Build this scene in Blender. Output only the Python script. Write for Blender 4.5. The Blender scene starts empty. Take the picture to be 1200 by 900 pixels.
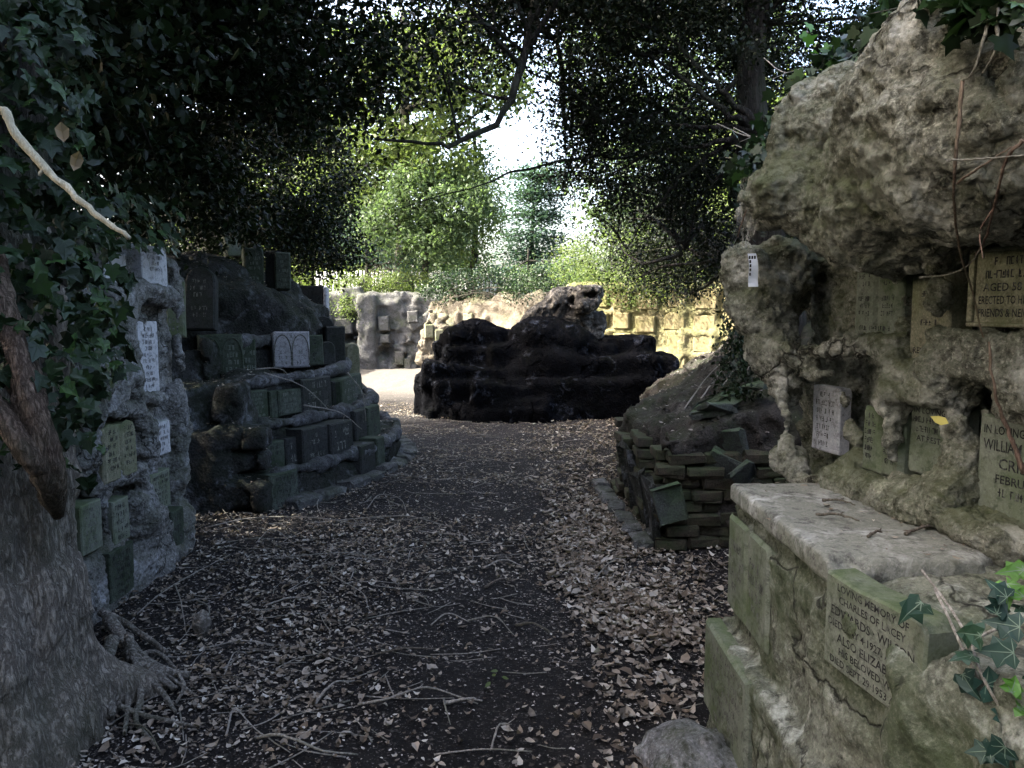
import bpy, math, random
import numpy as np
rng = np.random.default_rng(11)
random.seed(5)
S = bpy.context.scene
COL = S.collection
# ------------------------------------------------------------------ survey of the place
CAMZ, PITCH, F = 1.6, math.radians(5.52), 880.0
cp, sp = math.cos(PITCH), math.sin(PITCH)
def ray(px, py):
    a, b = (px-600)/F, (450-py)/F
    return np.array([a, cp+b*sp, -sp+b*cp])
def W(px, py, Y):
    d = ray(px, py); return d*(Y/d[1])+np.array([0, 0, CAMZ])
def G(px, py, z=0.0):
    d = ray(px, py); return d*((z-CAMZ)/d[2])+np.array([0, 0, CAMZ])
def proj(p):
    x, y, z = p[0], p[1], p[2]-CAMZ
    dep = y*cp-z*sp; v = y*sp+z*cp
    return 600+F*x/dep, 450-F*v/dep
def zat(px, py, Y): return W(px, py, Y)[2]
class Frame:
    """upright plane: s along t, w out along n, z up"""
    def __init__(s, o, t):
        s.o = np.array(o, float); t = np.array(t, float); s.t = t/np.linalg.norm(t)
    def setn(s, sign):
        s.n = sign*np.array([-s.t[1], s.t[0]]); return s
    def px(s, px, py, w=0.0):
        d = ray(px, py); q = s.o+s.n*w
        k = (q@s.n)/(d[:2]@s.n); p = d*k
        return (p[:2]-s.o)@s.t, p[2]+CAMZ
    def world(s, sv, wv, zv):
        sv, wv, zv = np.asarray(sv), np.asarray(wv), np.asarray(zv)
        return np.stack([s.o[0]+s.t[0]*sv+s.n[0]*wv, s.o[1]+s.t[1]*sv+s.n[1]*wv, zv+0*sv], -1)
# ------------------------------------------------------------------ noise
_L = rng.random((64, 64, 64)).astype(np.float32)*2-1
def noise(x, y, z):
    x = np.asarray(x, np.float32); y = np.asarray(y, np.float32); z = np.asarray(z, np.float32)
    xi, yi, zi = np.floor(x).astype(np.int32), np.floor(y).astype(np.int32), np.floor(z).astype(np.int32)
    u, v, w = x-xi, y-yi, z-zi
    u = u*u*(3-2*u); v = v*v*(3-2*v); w = w*w*(3-2*w)
    x0, y0, z0 = xi & 63, yi & 63, zi & 63; x1, y1, z1 = (xi+1) & 63, (yi+1) & 63, (zi+1) & 63
    c = lambda a, b, d: _L[a, b, d]
    a0 = c(x0, y0, z0)*(1-u)+c(x1, y0, z0)*u; a1 = c(x0, y1, z0)*(1-u)+c(x1, y1, z0)*u
    b0 = c(x0, y0, z1)*(1-u)+c(x1, y0, z1)*u; b1 = c(x0, y1, z1)*(1-u)+c(x1, y1, z1)*u
    return (a0*(1-v)+a1*v)*(1-w)+(b0*(1-v)+b1*v)*w
def fbm(x, y, z, f, octv=4, gain=.5, ridged=False):
    s, a = 0, 1.0
    for o in range(octv):
        n = noise(x*f+17.3*o, y*f+5.1*o, z*f+9.7*o)
        s = s+a*((1-2*np.abs(n)) if ridged else n); a *= gain; f *= 2.03
    return s
# ------------------------------------------------------------------ mesh building
def mesh_from(name, V, faces_list, mats, midx=None, smooth=True):
    """faces_list: list of (n,k) int arrays (k = 3 or 4 or more)"""
    me = bpy.data.meshes.new(name)
    V = np.asarray(V, np.float32)
    me.vertices.add(len(V)); me.vertices.foreach_set('co', V.ravel())
    fl = [np.asarray(f, np.int32) for f in faces_list if len(f)]
    nl = sum(f.size for f in fl); nf = sum(len(f) for f in fl)
    me.loops.add(nl); me.polygons.add(nf)
    me.loops.foreach_set('vertex_index', np.concatenate([f.ravel() for f in fl]))
    tot = np.concatenate([np.full(len(f), f.shape[1], np.int32) for f in fl])
    st = np.concatenate([[0], np.cumsum(tot)[:-1]]).astype(np.int32)
    me.polygons.foreach_set('loop_start', st)
    me.polygons.foreach_set('loop_total', tot)
    if midx is not None: me.polygons.foreach_set('material_index', np.asarray(midx, np.int32))
    me.polygons.foreach_set('use_smooth', np.full(nf, smooth, bool))
    for m in (mats if isinstance(mats, (list, tuple)) else [mats]): me.materials.append(m)
    me.update(calc_edges=True); me.validate()
    return me
def loc_of(o):
    v = np.zeros(3)
    while o is not None:
        v += np.array(o.location); o = o.parent
    return v
def obj(name, V, faces, mats, parent=None, midx=None, smooth=True, loc=None):
    V = np.asarray(V, float)
    base = loc_of(parent) if parent is not None else np.zeros(3)
    off = base+(np.array(loc, float) if loc is not None else 0)
    o = bpy.data.objects.new(name, mesh_from(name, V-off, faces, mats, midx, smooth))
    COL.objects.link(o)
    if parent is not None: o.parent = parent
    if loc is not None: o.location = tuple(loc)
    return o
def empty(name, loc):
    o = bpy.data.objects.new(name, None); COL.objects.link(o); o.location = tuple(float(v) for v in loc)
    o.empty_display_size = .2
    return o
def tag(o, label=None, cat=None, group=None, kind=None):
    for k, v in (('label', label), ('category', cat), ('group', group), ('kind', kind)):
        if v: o[k] = v
    return o
def thing(name, loc, label, cat, group=None): return tag(empty(name, loc), label, cat, group)
class MB:
    def __init__(s): s.V = []; s.F = {}; s.n = 0
    def add(s, V, faces, m=0):
        V = np.asarray(V, float); s.V.append(V)
        for f in faces:
            f = tuple(int(i)+s.n for i in f); s.F.setdefault((len(f), m), []).append(f)
        s.n += len(V)
    def build(s, name, mats, parent=None, smooth=False, loc=None):
        keys = sorted(s.F); mi = np.concatenate([np.full(len(s.F[k]), k[1]) for k in keys])
        return obj(name, np.concatenate(s.V), [np.array(s.F[k]) for k in keys], mats, parent, mi, smooth, loc)
def tube(pts, radii, sides=7, wob=0.0, cap=True):
    P = np.asarray(pts, float); n = len(P); R = np.broadcast_to(np.asarray(radii, float), (n,))
    T = np.gradient(P, axis=0); T /= np.linalg.norm(T, axis=1)[:, None]+1e-9
    up = np.array([0, 0, 1.]) if abs(T[0, 2]) < .9 else np.array([1., 0, 0])
    A = np.cross(T, up); A /= np.linalg.norm(A, axis=1)[:, None]+1e-9
    B = np.cross(T, A)
    ang = np.arange(sides)*2*math.pi/sides
    rr = R[:, None]*(1+wob*rng.standard_normal((n, sides)))
    V = P[:, None]+rr[..., None]*(np.cos(ang)[None, :, None]*A[:, None]+np.sin(ang)[None, :, None]*B[:, None])
    V = V.reshape(-1, 3); Fq = []
    for i in range(n-1):
        for j in range(sides):
            a, b = i*sides+j, i*sides+(j+1) % sides
            Fq.append((a, b, b+sides, a+sides))
    if cap: Fq += [tuple(range(sides))[::-1], tuple(range((n-1)*sides, n*sides))]
    return V, Fq
def spline(pts, n=24):
    P = np.asarray(pts, float); P = np.concatenate([[2*P[0]-P[1]], P, [2*P[-1]-P[-2]]])
    out = []; m = len(P)-3
    for u in np.linspace(0, m-1e-6, n):
        i = int(u); t = u-i; a, b, c, d = P[i:i+4]
        out.append(.5*((2*b)+(-a+c)*t+(2*a-5*b+4*c-d)*t*t+(-a+3*b-3*c+d)*t**3))
    return np.array(out)
def rbox(c, half, rot=0.0, bev=.01, jit=0.0, ax=None):
    """chamfered box: verts and faces; ax = 3x3 of axes (rows) or rot about z"""
    hx, hy, hz = half; b = min(bev, hx*.45, hy*.45, hz*.45)
    vs = []; idx = {}
    for sx in (-1, 1):
        for sy in (-1, 1):
            for sz in (-1, 1):
                for k in range(3):
                    v = np.array([sx*hx, sy*hy, sz*hz])
                    for q in range(3):
                        if q != k: v[q] -= np.sign(v[q])*b
                    idx[(sx, sy, sz, k)] = len(vs); vs.append(v)
    fs = []
    for k in range(3):
        o = [q for q in range(3) if q != k]
        for s_ in (-1, 1):
            f = []
            for u, v in ((-1, -1), (1, -1), (1, 1), (-1, 1)):
                t = [0, 0, 0]; t[k] = s_; t[o[0]] = u; t[o[1]] = v; f.append(idx[(*t, k)])
            fs.append(f)
    for k in range(3):
        o = [q for q in range(3) if q != k]
        for u in (-1, 1):
            for v in (-1, 1):
                a = [0]*3; bb = [0]*3; a[k] = -1; bb[k] = 1
                for t in (a, bb): t[o[0]] = u; t[o[1]] = v
                fs.append([idx[(*a, o[0])], idx[(*bb, o[0])], idx[(*bb, o[1])], idx[(*a, o[1])]])
    for sx in (-1, 1):
        for sy in (-1, 1):
            for sz in (-1, 1): fs.append([idx[(sx, sy, sz, k)] for k in range(3)])
    V = np.array(vs)
    out = []
    for f in fs:
        p = V[f]; nn = np.cross(p[1]-p[0], p[2]-p[0]); out.append(f if nn@p.mean(0) > 0 else f[::-1])
    if jit: V = V+rng.standard_normal(V.shape)*jit
    if ax is None: ax = np.array([[math.cos(rot), math.sin(rot), 0], [-math.sin(rot), math.cos(rot), 0], [0, 0, 1]])
    return V@np.asarray(ax)+np.asarray(c), out
# ------------------------------------------------------------------ solid rock from a distance field
class Field:
    def __init__(s, lo, hi, h):
        s.lo = np.array(lo, float); s.h = h
        s.n = np.ceil((np.array(hi)-s.lo)/h).astype(int)+1
        s.F = np.full(s.n, 4.0, np.float32)
        s.ax = [(s.lo[i]+np.arange(s.n[i])*h).astype(np.float32) for i in range(3)]
    def reg(s, lo, hi):
        sl = []
        for i in range(3):
            a = int(np.clip(math.floor((lo[i]-s.lo[i])/s.h), 0, s.n[i])); b = int(np.clip(math.ceil((hi[i]-s.lo[i])/s.h)+1, 0, s.n[i]))
            sl.append(slice(a, max(a, b)))
        sl = tuple(sl); X = s.ax[0][sl[0]][:, None, None]; Y = s.ax[1][sl[1]][None, :, None]; Z = s.ax[2][sl[2]][None, None, :]
        return sl, X, Y, Z
    def op(s, sl, d, k, sub):
        A = s.F[sl]
        if A.size == 0: return
        if sub: d = -d
        hh = np.maximum(k-np.abs(A-d), 0)/k
        s.F[sl] = (np.maximum(A, d)+hh*hh*k*.25) if sub else (np.minimum(A, d)-hh*hh*k*.25)
    def ell(s, c, r, k=.08, sub=False, tilt=0.0):
        c = np.array(c, float); r = np.array(r, float); m = k+.12+(r.max() if tilt else 0)*.5
        sl, X, Y, Z = s.reg(c-r-m, c+r+m)
        X, Y, Z = X-c[0], Y-c[1], Z-c[2]
        if tilt: ct, st = math.cos(tilt), math.sin(tilt); X, Z = X*ct+Z*st, -X*st+Z*ct
        q = np.sqrt((X/r[0])**2+(Y/r[1])**2+(Z/r[2])**2)
        s.op(sl, (q-1)*r.min(), k, sub)
    def box(s, c, hf, k=.05, rnd=.03, rot=0.0, sub=False, tilt=0.0):
        c = np.array(c, float); hf = np.array(hf, float); e = np.array([np.hypot(hf[0], hf[1])]*2+[hf[2]]) if rot else hf
        if tilt: e = np.full(3, np.linalg.norm(hf))
        sl, X, Y, Z = s.reg(c-e-k-.1, c+e+k+.1)
        X, Y, Z = X-c[0], Y-c[1], Z-c[2]
        if rot: X, Y = X*math.cos(rot)+Y*math.sin(rot), -X*math.sin(rot)+Y*math.cos(rot)
        if tilt: X, Z = X*math.cos(tilt)+Z*math.sin(tilt), -X*math.sin(tilt)+Z*math.cos(tilt)
        qx, qy, qz = np.abs(X)-hf[0]+rnd, np.abs(Y)-hf[1]+rnd, np.abs(Z)-hf[2]+rnd
        d = np.sqrt(np.maximum(qx, 0)**2+np.maximum(qy, 0)**2+np.maximum(qz, 0)**2)+np.minimum(np.maximum(qx, np.maximum(qy, qz)), 0)-rnd
        s.op(sl, d, k, sub)
    def cap(s, a, b, ra, rb, k=.06, sub=False, sq=1.0):
        a = np.array(a, float); b = np.array(b, float); r = max(ra, rb)
        sl, X, Y, Z = s.reg(np.minimum(a, b)-r-k-.08, np.maximum(a, b)+r+k+.08)
        ab = b-a; L = ab@ab+1e-9
        t = np.clip(((X-a[0])*ab[0]+(Y-a[1])*ab[1]+(Z-a[2])*ab[2])/L, 0, 1)
        d = np.sqrt((X-a[0]-t*ab[0])**2+((Y-a[1]-t*ab[1])*sq)**2+(Z-a[2]-t*ab[2])**2)-(ra+(rb-ra)*t)
        s.op(sl, d, k, sub)
    def chain(s, pts, k=.06, sub=False, sq=1.0):
        for p, q in zip(pts[:-1], pts[1:]): s.cap(p[:3], q[:3], p[3], q[3], k, sub, sq)
    def rough(s, terms, band=.16):
        I = np.nonzero(np.abs(s.F) < band)
        x, y, z = (s.ax[i][I[i]] for i in range(3)); d = 0
        for amp, f, octv, rg in terms: d = d+amp*fbm(x, y, z, f, octv, .5, rg)
        s.F[I] += d
    def extract(s):
        Fv = s.F.copy()
        Fv[0] = Fv[-1] = np.maximum(Fv[0], .5*s.h); Fv[:, 0] = np.maximum(Fv[:, 0], .5*s.h); Fv[:, -1] = np.maximum(Fv[:, -1], .5*s.h)
        Fv[:, :, 0] = np.maximum(Fv[:, :, 0], .5*s.h); Fv[:, :, -1] = np.maximum(Fv[:, :, -1], .5*s.h); Fv[0] = np.maximum(Fv[0], .5*s.h); Fv[-1] = np.maximum(Fv[-1], .5*s.h)
        ins = Fv < 0; c = np.zeros(tuple(s.n-1), np.int8)
        offs = [(i, j, k) for i in (0, 1) for j in (0, 1) for k in (0, 1)]
        for i, j, k in offs: c += ins[i:i+s.n[0]-1, j:j+s.n[1]-1, k:k+s.n[2]-1]
        act = np.argwhere((c > 0) & (c < 8)); idx = np.full(tuple(s.n-1), -1, np.int32); idx[tuple(act.T)] = np.arange(len(act))
        val = {o: Fv[act[:, 0]+o[0], act[:, 1]+o[1], act[:, 2]+o[2]] for o in offs}
        acc = np.zeros((len(act), 3)); cnt = np.zeros(len(act))
        for o in offs:
            for a in range(3):
                if o[a] == 0:
                    o2 = list(o); o2[a] = 1; o2 = tuple(o2)
                    v0, v1 = val[o], val[o2]; m = (v0 < 0) != (v1 < 0)
                    t = np.where(m, v0/np.where(m, v0-v1, 1), 0)
                    p = np.tile(np.array(o, float), (len(act), 1)); p[:, a] = t
                    acc += p*m[:, None]; cnt += m
        V = s.lo+(act+acc/cnt[:, None])*s.h
        quads = []
        for a in range(3):
            u, v = (a+1) % 3, (a+2) % 3
            sA = [slice(None)]*3; sB = [slice(None)]*3; sA[a] = slice(0, -1); sB[a] = slice(1, None)
            i0, i1 = ins[tuple(sA)], ins[tuple(sB)]
            E = np.argwhere(i0 != i1); ok = (E[:, u] > 0) & (E[:, v] > 0) & (E[:, u] < s.n[u]-1) & (E[:, v] < s.n[v]-1); E = E[ok]
            fl = i0[tuple(E.T)]
            def cell(du, dv):
                q = E.copy(); q[:, u] += du; q[:, v] += dv; return idx[tuple(q.T)]
            Q = np.stack([cell(-1, -1), cell(0, -1), cell(0, 0), cell(-1, 0)], 1)
            Q[~fl] = Q[~fl][:, ::-1]; quads.append(Q)
        return V, np.concatenate(quads)
def vnormals(V, Q):
    N = np.zeros_like(V); fn = np.cross(V[Q[:, 2]]-V[Q[:, 0]], V[Q[:, 3]]-V[Q[:, 1]])
    for i in range(4): np.add.at(N, Q[:, i], fn)
    return N/(np.linalg.norm(N, axis=1)[:, None]+1e-12)
def displace(V, Q, terms):
    N = vnormals(V, Q); d = 0
    for amp, f, octv, rg in terms: d = d+amp*fbm(V[:, 0], V[:, 1], V[:, 2], f, octv, .5, rg)
    return V+N*np.asarray(d)[:, None]
def subdivide(V, Q):
    E = np.stack([Q, np.roll(Q, -1, 1)], -1).reshape(-1, 2); E.sort(1)
    U, inv = np.unique(E[:, 0].astype(np.int64)*len(V)+E[:, 1], return_inverse=True); inv = inv.reshape(-1, 4)
    M_ = (V[U//len(V)]+V[U % len(V)])/2; C_ = V[Q].mean(1); n0 = len(V); n1 = n0+len(M_); c = n1+np.arange(len(Q)); e = inv+n0
    return np.concatenate([V, M_, C_]), np.concatenate([np.stack([Q[:, i], e[:, i], c, e[:, i-1]], 1) for i in range(4)])
# ------------------------------------------------------------------ materials
def lin(h): return tuple(c for c in h)+(1.0,)
class NT:
    def __init__(s, name):
        s.m = bpy.data.materials.new(name); s.m.use_nodes = True; s.t = s.m.node_tree; s.t.nodes.clear()
        s.out = s.t.nodes.new('ShaderNodeOutputMaterial')
    def n(s, typ, **kw):
        nd = s.t.nodes.new(typ)
        for k, v in kw.items():
            if k.startswith('i_'):
                nm = k[2:]; nd.inputs[int(nm) if nm.isdigit() else nm.replace('_', ' ')].default_value = v
            else: setattr(nd, k, v)
        return nd
    def l(s, a, b): s.t.links.new(a, b)
    def noise(s, co, scale, detail=5, rough=.6, dist=0.0):
        nd = s.n('ShaderNodeTexNoise', i_Scale=scale, i_Detail=detail, i_Roughness=rough, i_Distortion=dist); s.l(co, nd.inputs['Vector']); return nd.outputs['Fac']
    def ramp(s, fac, stops):
        nd = s.n('ShaderNodeValToRGB'); e = nd.color_ramp.elements
        while len(e) < len(stops): e.new(.5)
        for k, (p, c) in enumerate(stops): e[k].position = p; e[k].color = lin(c) if not np.isscalar(c) else (c, c, c, 1)
        s.l(fac, nd.inputs['Fac']); return nd.outputs['Color']
    def mix(s, f, a, b, mode='MIX'):
        nd = s.n('ShaderNodeMix', data_type='RGBA', blend_type=mode)
        for v, i in ((f, 0), (a, 6), (b, 7)):
            if hasattr(v, 'links'): s.l(v, nd.inputs[i])
            else: nd.inputs[i].default_value = v if np.isscalar(v) else lin(v)
        return nd.outputs[2]
    def math(s, op, a, b=0.0):
        nd = s.n('ShaderNodeMath', operation=op)
        for v, i in ((a, 0), (b, 1)):
            if hasattr(v, 'links'): s.l(v, nd.inputs[i])
            else: nd.inputs[i].default_value = v
        return nd.outputs[0]
    def bump(s, h, strength=.5, dist=.02, prev=None):
        nd = s.n('ShaderNodeBump', i_Strength=strength, i_Distance=dist); s.l(h, nd.inputs['Height'])
        if prev: s.l(prev, nd.inputs['Normal'])
        return nd.outputs['Normal']
    def princ(s, col, rough=.9, nrm=None, spec=.3):
        p = s.n('ShaderNodeBsdfPrincipled'); p.inputs['Specular IOR Level'].default_value = spec
        for v, k in ((col, 'Base Color'), (rough, 'Roughness')):
            if hasattr(v, 'links'): s.l(v, p.inputs[k])
            else: p.inputs[k].default_value = v if np.isscalar(v) else lin(v)
        if nrm: s.l(nrm, p.inputs['Normal'])
        return p.outputs[0]
    def done(s, sh): s.l(sh, s.out.inputs[0]); return s.m
def rock_mat(name, c1, c2, dark, moss=None, mamt=.5, pale=None, scale=1.0, bump=.6, rough=.95, spec=.12, mup=.25, pamt=.62, cracks=0, speck=.6):
    t = NT(name); tc = t.n('ShaderNodeTexCoord').outputs['Object']
    col = t.ramp(t.noise(tc, 2.6*scale, 6, .62), [(.3, c1), (.7, c2)])
    fine = t.noise(tc, 16*scale, 8, .72)
    col = t.mix(t.ramp(fine, [(.34, 1.0), (.50, 0.0)]), col, dark)
    sp_ = t.noise(tc, 70*scale, 4, .7)
    col = t.mix(t.ramp(sp_, [(.36, .95*speck), (.47, 0.0)]), col, dark)
    col = t.mix(t.ramp(sp_, [(.54, 0.0), (.66, .8*speck)]), col, [min(.75, v*1.9) for v in c2])
    if pale:
        pf = t.math('MULTIPLY', t.ramp(t.noise(tc, 3.4*scale, 7, .7, .6), [(pamt-.09, 0.0), (pamt+.06, 1.0)]), t.ramp(fine, [(.4, 0.1), (.6, 1.0)]))
        col = t.mix(pf, col, pale)
    if moss:
        nz = t.n('ShaderNodeSeparateXYZ'); t.l(t.n('ShaderNodeNewGeometry').outputs['Normal'], nz.inputs[0])
        mf = t.math('ADD', t.noise(tc, 1.7*scale, 7, .7, .4), t.math('MULTIPLY', nz.outputs[2], mup*.4))
        mf = t.ramp(mf, [(1-mamt-.12, 0.0), (1-mamt+.12, .85)])
        col = t.mix(mf, col, t.mix(fine, [c*.55 for c in moss], moss))
    vor = t.n('ShaderNodeTexVoronoi', i_Scale=34*scale); t.l(tc, vor.inputs['Vector'])
    h = t.math('ADD', t.noise(tc, 22*scale, 9, .72), t.math('MULTIPLY', vor.outputs[0], .35))
    if cracks:
        vc = t.n('ShaderNodeTexVoronoi', i_Scale=cracks, feature='DISTANCE_TO_EDGE'); wv = t.n('ShaderNodeVectorMath', operation='ADD'); nz3 = t.n('ShaderNodeTexNoise', i_Scale=5.0, i_Detail=6.0); t.l(tc, nz3.inputs['Vector'])
        sc3 = t.n('ShaderNodeVectorMath', operation='SCALE'); sc3.inputs['Scale'].default_value = .35; t.l(nz3.outputs['Color'], sc3.inputs[0]); t.l(tc, wv.inputs[0]); t.l(sc3.outputs[0], wv.inputs[1]); t.l(wv.outputs[0], vc.inputs['Vector'])
        ck = t.ramp(vc.outputs[0], [(0.0, 0.0), (.02, 1.0)]); ckm = t.math('MAXIMUM', ck, t.ramp(t.noise(tc, 1.9, 3), [(.44, 0.0), (.52, 1.0)]))
        col = t.mix(t.math('SUBTRACT', 1.0, ckm), col, dark); h = t.math('ADD', h, t.math('MULTIPLY', ckm, .9))
    nb = t.bump(h, bump, .035/scale)
    nb = t.bump(t.noise(tc, 110*scale, 4, .7), bump*.5, .006, nb)
    return t.done(t.princ(col, rough, nb, spec))
def leaf_mat(name, cols, trans=.5, rough=.5, spec=.35, hue=None):
    spec *= .6
    """cols: list of colours picked per leaf"""
    t = NT(name); g = t.n('ShaderNodeNewGeometry')
    st = [(i/max(1, len(cols)-1), c) for i, c in enumerate(cols)]
    col = t.ramp(g.outputs['Random Per Island'], st)
    p = t.princ(col, rough, None, spec)
    if trans <= 0: return t.done(p)
    tr = t.n('ShaderNodeBsdfTranslucent'); t.l(t.mix(1.0, col, (.92, 1.0, .6), 'MULTIPLY'), tr.inputs[0])
    mx = t.n('ShaderNodeMixShader', i_0=trans); t.l(p, mx.inputs[1]); t.l(tr.outputs[0], mx.inputs[2])
    return t.done(mx.outputs[0])
def plain_mat(name, c, rough=.8, spec=.3, var=.3, scale=8, bump=.3, bscale=40):
    t = NT(name); tc = t.n('ShaderNodeTexCoord').outputs['Object']
    col = t.ramp(t.noise(tc, scale, 6, .65), [(.3, [v*(1-var) for v in c]), (.7, [v*(1+var) for v in c])])
    return t.done(t.princ(col, rough, t.bump(t.noise(tc, bscale, 6, .7), bump, .01), spec))
def bark_mat(name, c1, c2, sx=22, sz=3.5, bump=.9):
    t = NT(name); tc = t.n('ShaderNodeTexCoord').outputs['Object']
    mp = t.n('ShaderNodeMapping'); mp.inputs['Scale'].default_value = (sx, sx, sz); t.l(tc, mp.inputs[0])
    nz = t.math('ABSOLUTE', t.math('SUBTRACT', t.noise(mp.outputs[0], 1.0, 6, .62, .25), .5))
    nz = t.ramp(nz, [(0.0, 0.0), (.07, .55), (.22, 1.0)])
    col = t.mix(t.math('MULTIPLY', nz, t.ramp(t.noise(tc, 45, 5, .7), [(.3, .35), (.6, 1.0)])), c1, c2)
    col = t.mix(t.ramp(t.noise(tc, 3, 5), [(.45, 0.0), (.7, .6)]), col, (.07, .085, .05))
    nb = t.bump(nz, bump, .03); nb = t.bump(t.noise(tc, 90, 5, .7), .4, .006, nb)
    return t.done(t.princ(col, .9, nb, .2))
# ------------------------------------------------------------------ leaves
LEAF = {
 'diamond': (np.array([[0, 0, 0], [.28, .45, .06], [1, 0, 0][::-1] if 0 else [0, 1, 0], [-.28, .45, .06]]), [(0, 1, 2, 3)]),
 'leaf6': (np.array([[0, 0, 0], [.26, .3, .10], [.22, .65, .08], [0, 1, 0], [-.22, .65, .08], [-.26, .3, .10], [0, .3, 0], [0, .65, 0]]),
           [(0, 1, 6), (1, 2, 7, 6), (2, 3, 7), (0, 6, 5), (6, 7, 4, 5), (7, 3, 4)]),
 'ivy': (np.array([[0, 0, 0], [.24, -.13, .02], [.50, .02, -.05], [.34, .25, .04], [.50, .50, -.06], [.21, .60, .05], [0, 1.08, -.10],
                   [-.21, .60, .05], [-.50, .50, -.06], [-.34, .25, .04], [-.50, .02, -.05], [-.24, -.13, .02], [0, .30, -.03], [0, .62, -.02]]),
         [(0, 1, 2, 3, 12), (12, 3, 4, 5, 13), (13, 5, 6), (13, 6, 7), (12, 13, 7, 8, 9), (0, 12, 9, 10, 11)]),
}
def rand_dirs(n):
    v = rng.standard_normal((n, 3)); return v/np.linalg.norm(v, axis=1)[:, None]
def leaves(name, pos, size, mat, parent=None, shape='diamond', up=.6, curl=1.0, droop=0.0, nrm=None, loc=None, veins=None, spread=.45):
    pos = np.asarray(pos, float); n = len(pos); tv, tf = LEAF[shape]
    size = np.broadcast_to(np.asarray(size, float), (n,))
    nn = rand_dirs(n)*(1-up*.6)+np.array([0, 0, up]) if nrm is None else nrm+rand_dirs(n)*spread
    nn /= np.linalg.norm(nn, axis=1)[:, None]
    tt = rand_dirs(n)-np.array([0, 0, droop]); tt -= nn*(tt*nn).sum(1)[:, None]; tt /= np.linalg.norm(tt, axis=1)[:, None]+1e-9
    bb = np.cross(tt, nn)
    cz = (curl*(rng.random(n)*1.6-.3)) if curl else np.ones(n)
    k = len(tv)
    V = pos[:, None]+size[:, None, None]*(tv[None, :, 0, None]*bb[:, None]+tv[None, :, 1, None]*tt[:, None]+(tv[None, :, 2]*cz[:, None])[..., None]*nn[:, None])
    if shape == 'leaf6':
        yy = (tv[:, 1]-.5)**2*1.6
        V += size[:, None, None]*(yy[None]*(rng.random(n)-.25)[:, None]*curl)[..., None]*nn[:, None]
    base = (np.arange(n)*k)[:, None]; fd = {}
    for f in tf: fd.setdefault(len(f), []).append(base+np.array(f)[None])
    V = V.reshape(-1, 3); fl = [np.concatenate(v) for v in fd.values()]
    if veins is None: return obj(name, V, fl, mat, parent, None, shape == 'ivy', loc)
    nf = sum(len(q) for q in fl); T = V.reshape(n, k, 3); ribs = [(0, 6), (0, 4), (0, 8), (0, 2), (0, 10)]; VV = []; 
    for a, b in ribs:
        A, B = T[:, a], T[:, b]; C = T[:, 12] if b in (4, 8) else (T[:, 13] if b == 6 else (A+B)/2)
        if b in (4, 8): C = A*.35+C*.25+B*.4
        d = B-A; w = np.cross(d, nn); w /= np.linalg.norm(w, axis=1)[:, None]+1e-9; w *= size[:, None]*.016; up_ = nn*size[:, None]*.02
        VV.append(np.stack([A+w+up_, A-w+up_, C+w*.8+up_*1.6, C-w*.8+up_*1.6, B*.94+A*.06+up_*.8], 1))
    VV = np.stack(VV, 1).reshape(-1, 3); nr_ = n*len(ribs); b0 = len(V)+5*np.arange(nr_)[:, None]
    qf = b0+np.array([[0, 1, 3, 2]]); tf_ = b0+np.array([[2, 3, 4]])
    return obj(name, np.concatenate([V, VV]), fl+[qf, tf_], [mat, veins], parent, np.concatenate([np.zeros(nf), np.ones(2*nr_)]), False, loc)
# ------------------------------------------------------------------ palette (base colours, a few with light or shade painted in)
M = {}
M['tufa'] = rock_mat('pale_tufa_rock', (.155, .157, .122), (.285, .285, .235), (.04, .038, .03), (.085, .10, .045), .45, (.52, .52, .47), 1.2, 1.0, pamt=.57, cracks=2.2, speck=.75)
M['tufa_brown'] = rock_mat('brown_tufa_rock', (.17, .145, .10), (.28, .25, .18), (.05, .042, .03), (.10, .115, .05), .42, (.42, .40, .34), 1.0, .8)
M['block'] = rock_mat('mossy_cement', (.095, .102, .077), (.18, .185, .15), (.028, .029, .024), (.065, .09, .04), .48, (.50, .53, .48), 1.3, .7, mup=-.2, pamt=.62, cracks=2.4, speck=.5)
M['slab'] = rock_mat('worn_slab_stone', (.125, .13, .11), (.21, .215, .185), (.06, .06, .055), (.11, .125, .075), .40, (.38, .39, .37), 1.5, .5, mup=-.2, pamt=.60, speck=.3)
M['rubble'] = rock_mat('grey_rubble_rock', (.11, .11, .11), (.21, .21, .215), (.035, .035, .03), (.06, .075, .035), .40, (.44, .45, .48), 1.2, .9, pamt=.57)
M['crag'] = rock_mat('pale_grey_crag', (.125, .124, .116), (.215, .213, .203), (.04, .04, .037), (.06, .07, .038), .40, (.46, .47, .50), 1.3, .9, pamt=.60, cracks=4.0)
M['back'] = rock_mat('shaded_rubble_stone', (.055, .055, .055), (.105, .103, .10), (.03, .03, .028), (.05, .06, .03), .40, (.20, .20, .205), 1.2, .9, pamt=.62)  # darker copy of the rubble; the back wall's shade is in its colour
M['mound'] = rock_mat('dark_mound_rock', (.017, .018, .0175), (.046, .046, .045), (.006, .006, .006), (.022, .028, .016), .46, (.22, .23, .255), 1.3, .9, pamt=.61)  # extra pale patches stand in for grey-blue highlights on the ledges
M['glint_rock'] = rock_mat('black_rock_painted_glints', (.0022, .0024, .0029), (.0080, .0083, .0096), (.0008, .0008, .0010), (.005, .006, .0045), .34, (.10, .11, .14), 1.2, 1.0, .8, .0, pamt=.66, cracks=1.3)  # black base tuned for backlit stone; pale patches are painted glints
M['figure'] = rock_mat('weathered_figure_stone', (.014, .013, .012), (.055, .052, .047), (.015, .014, .013), None, .4, (.26, .24, .21), 1.6, .7, pamt=.58)
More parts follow.
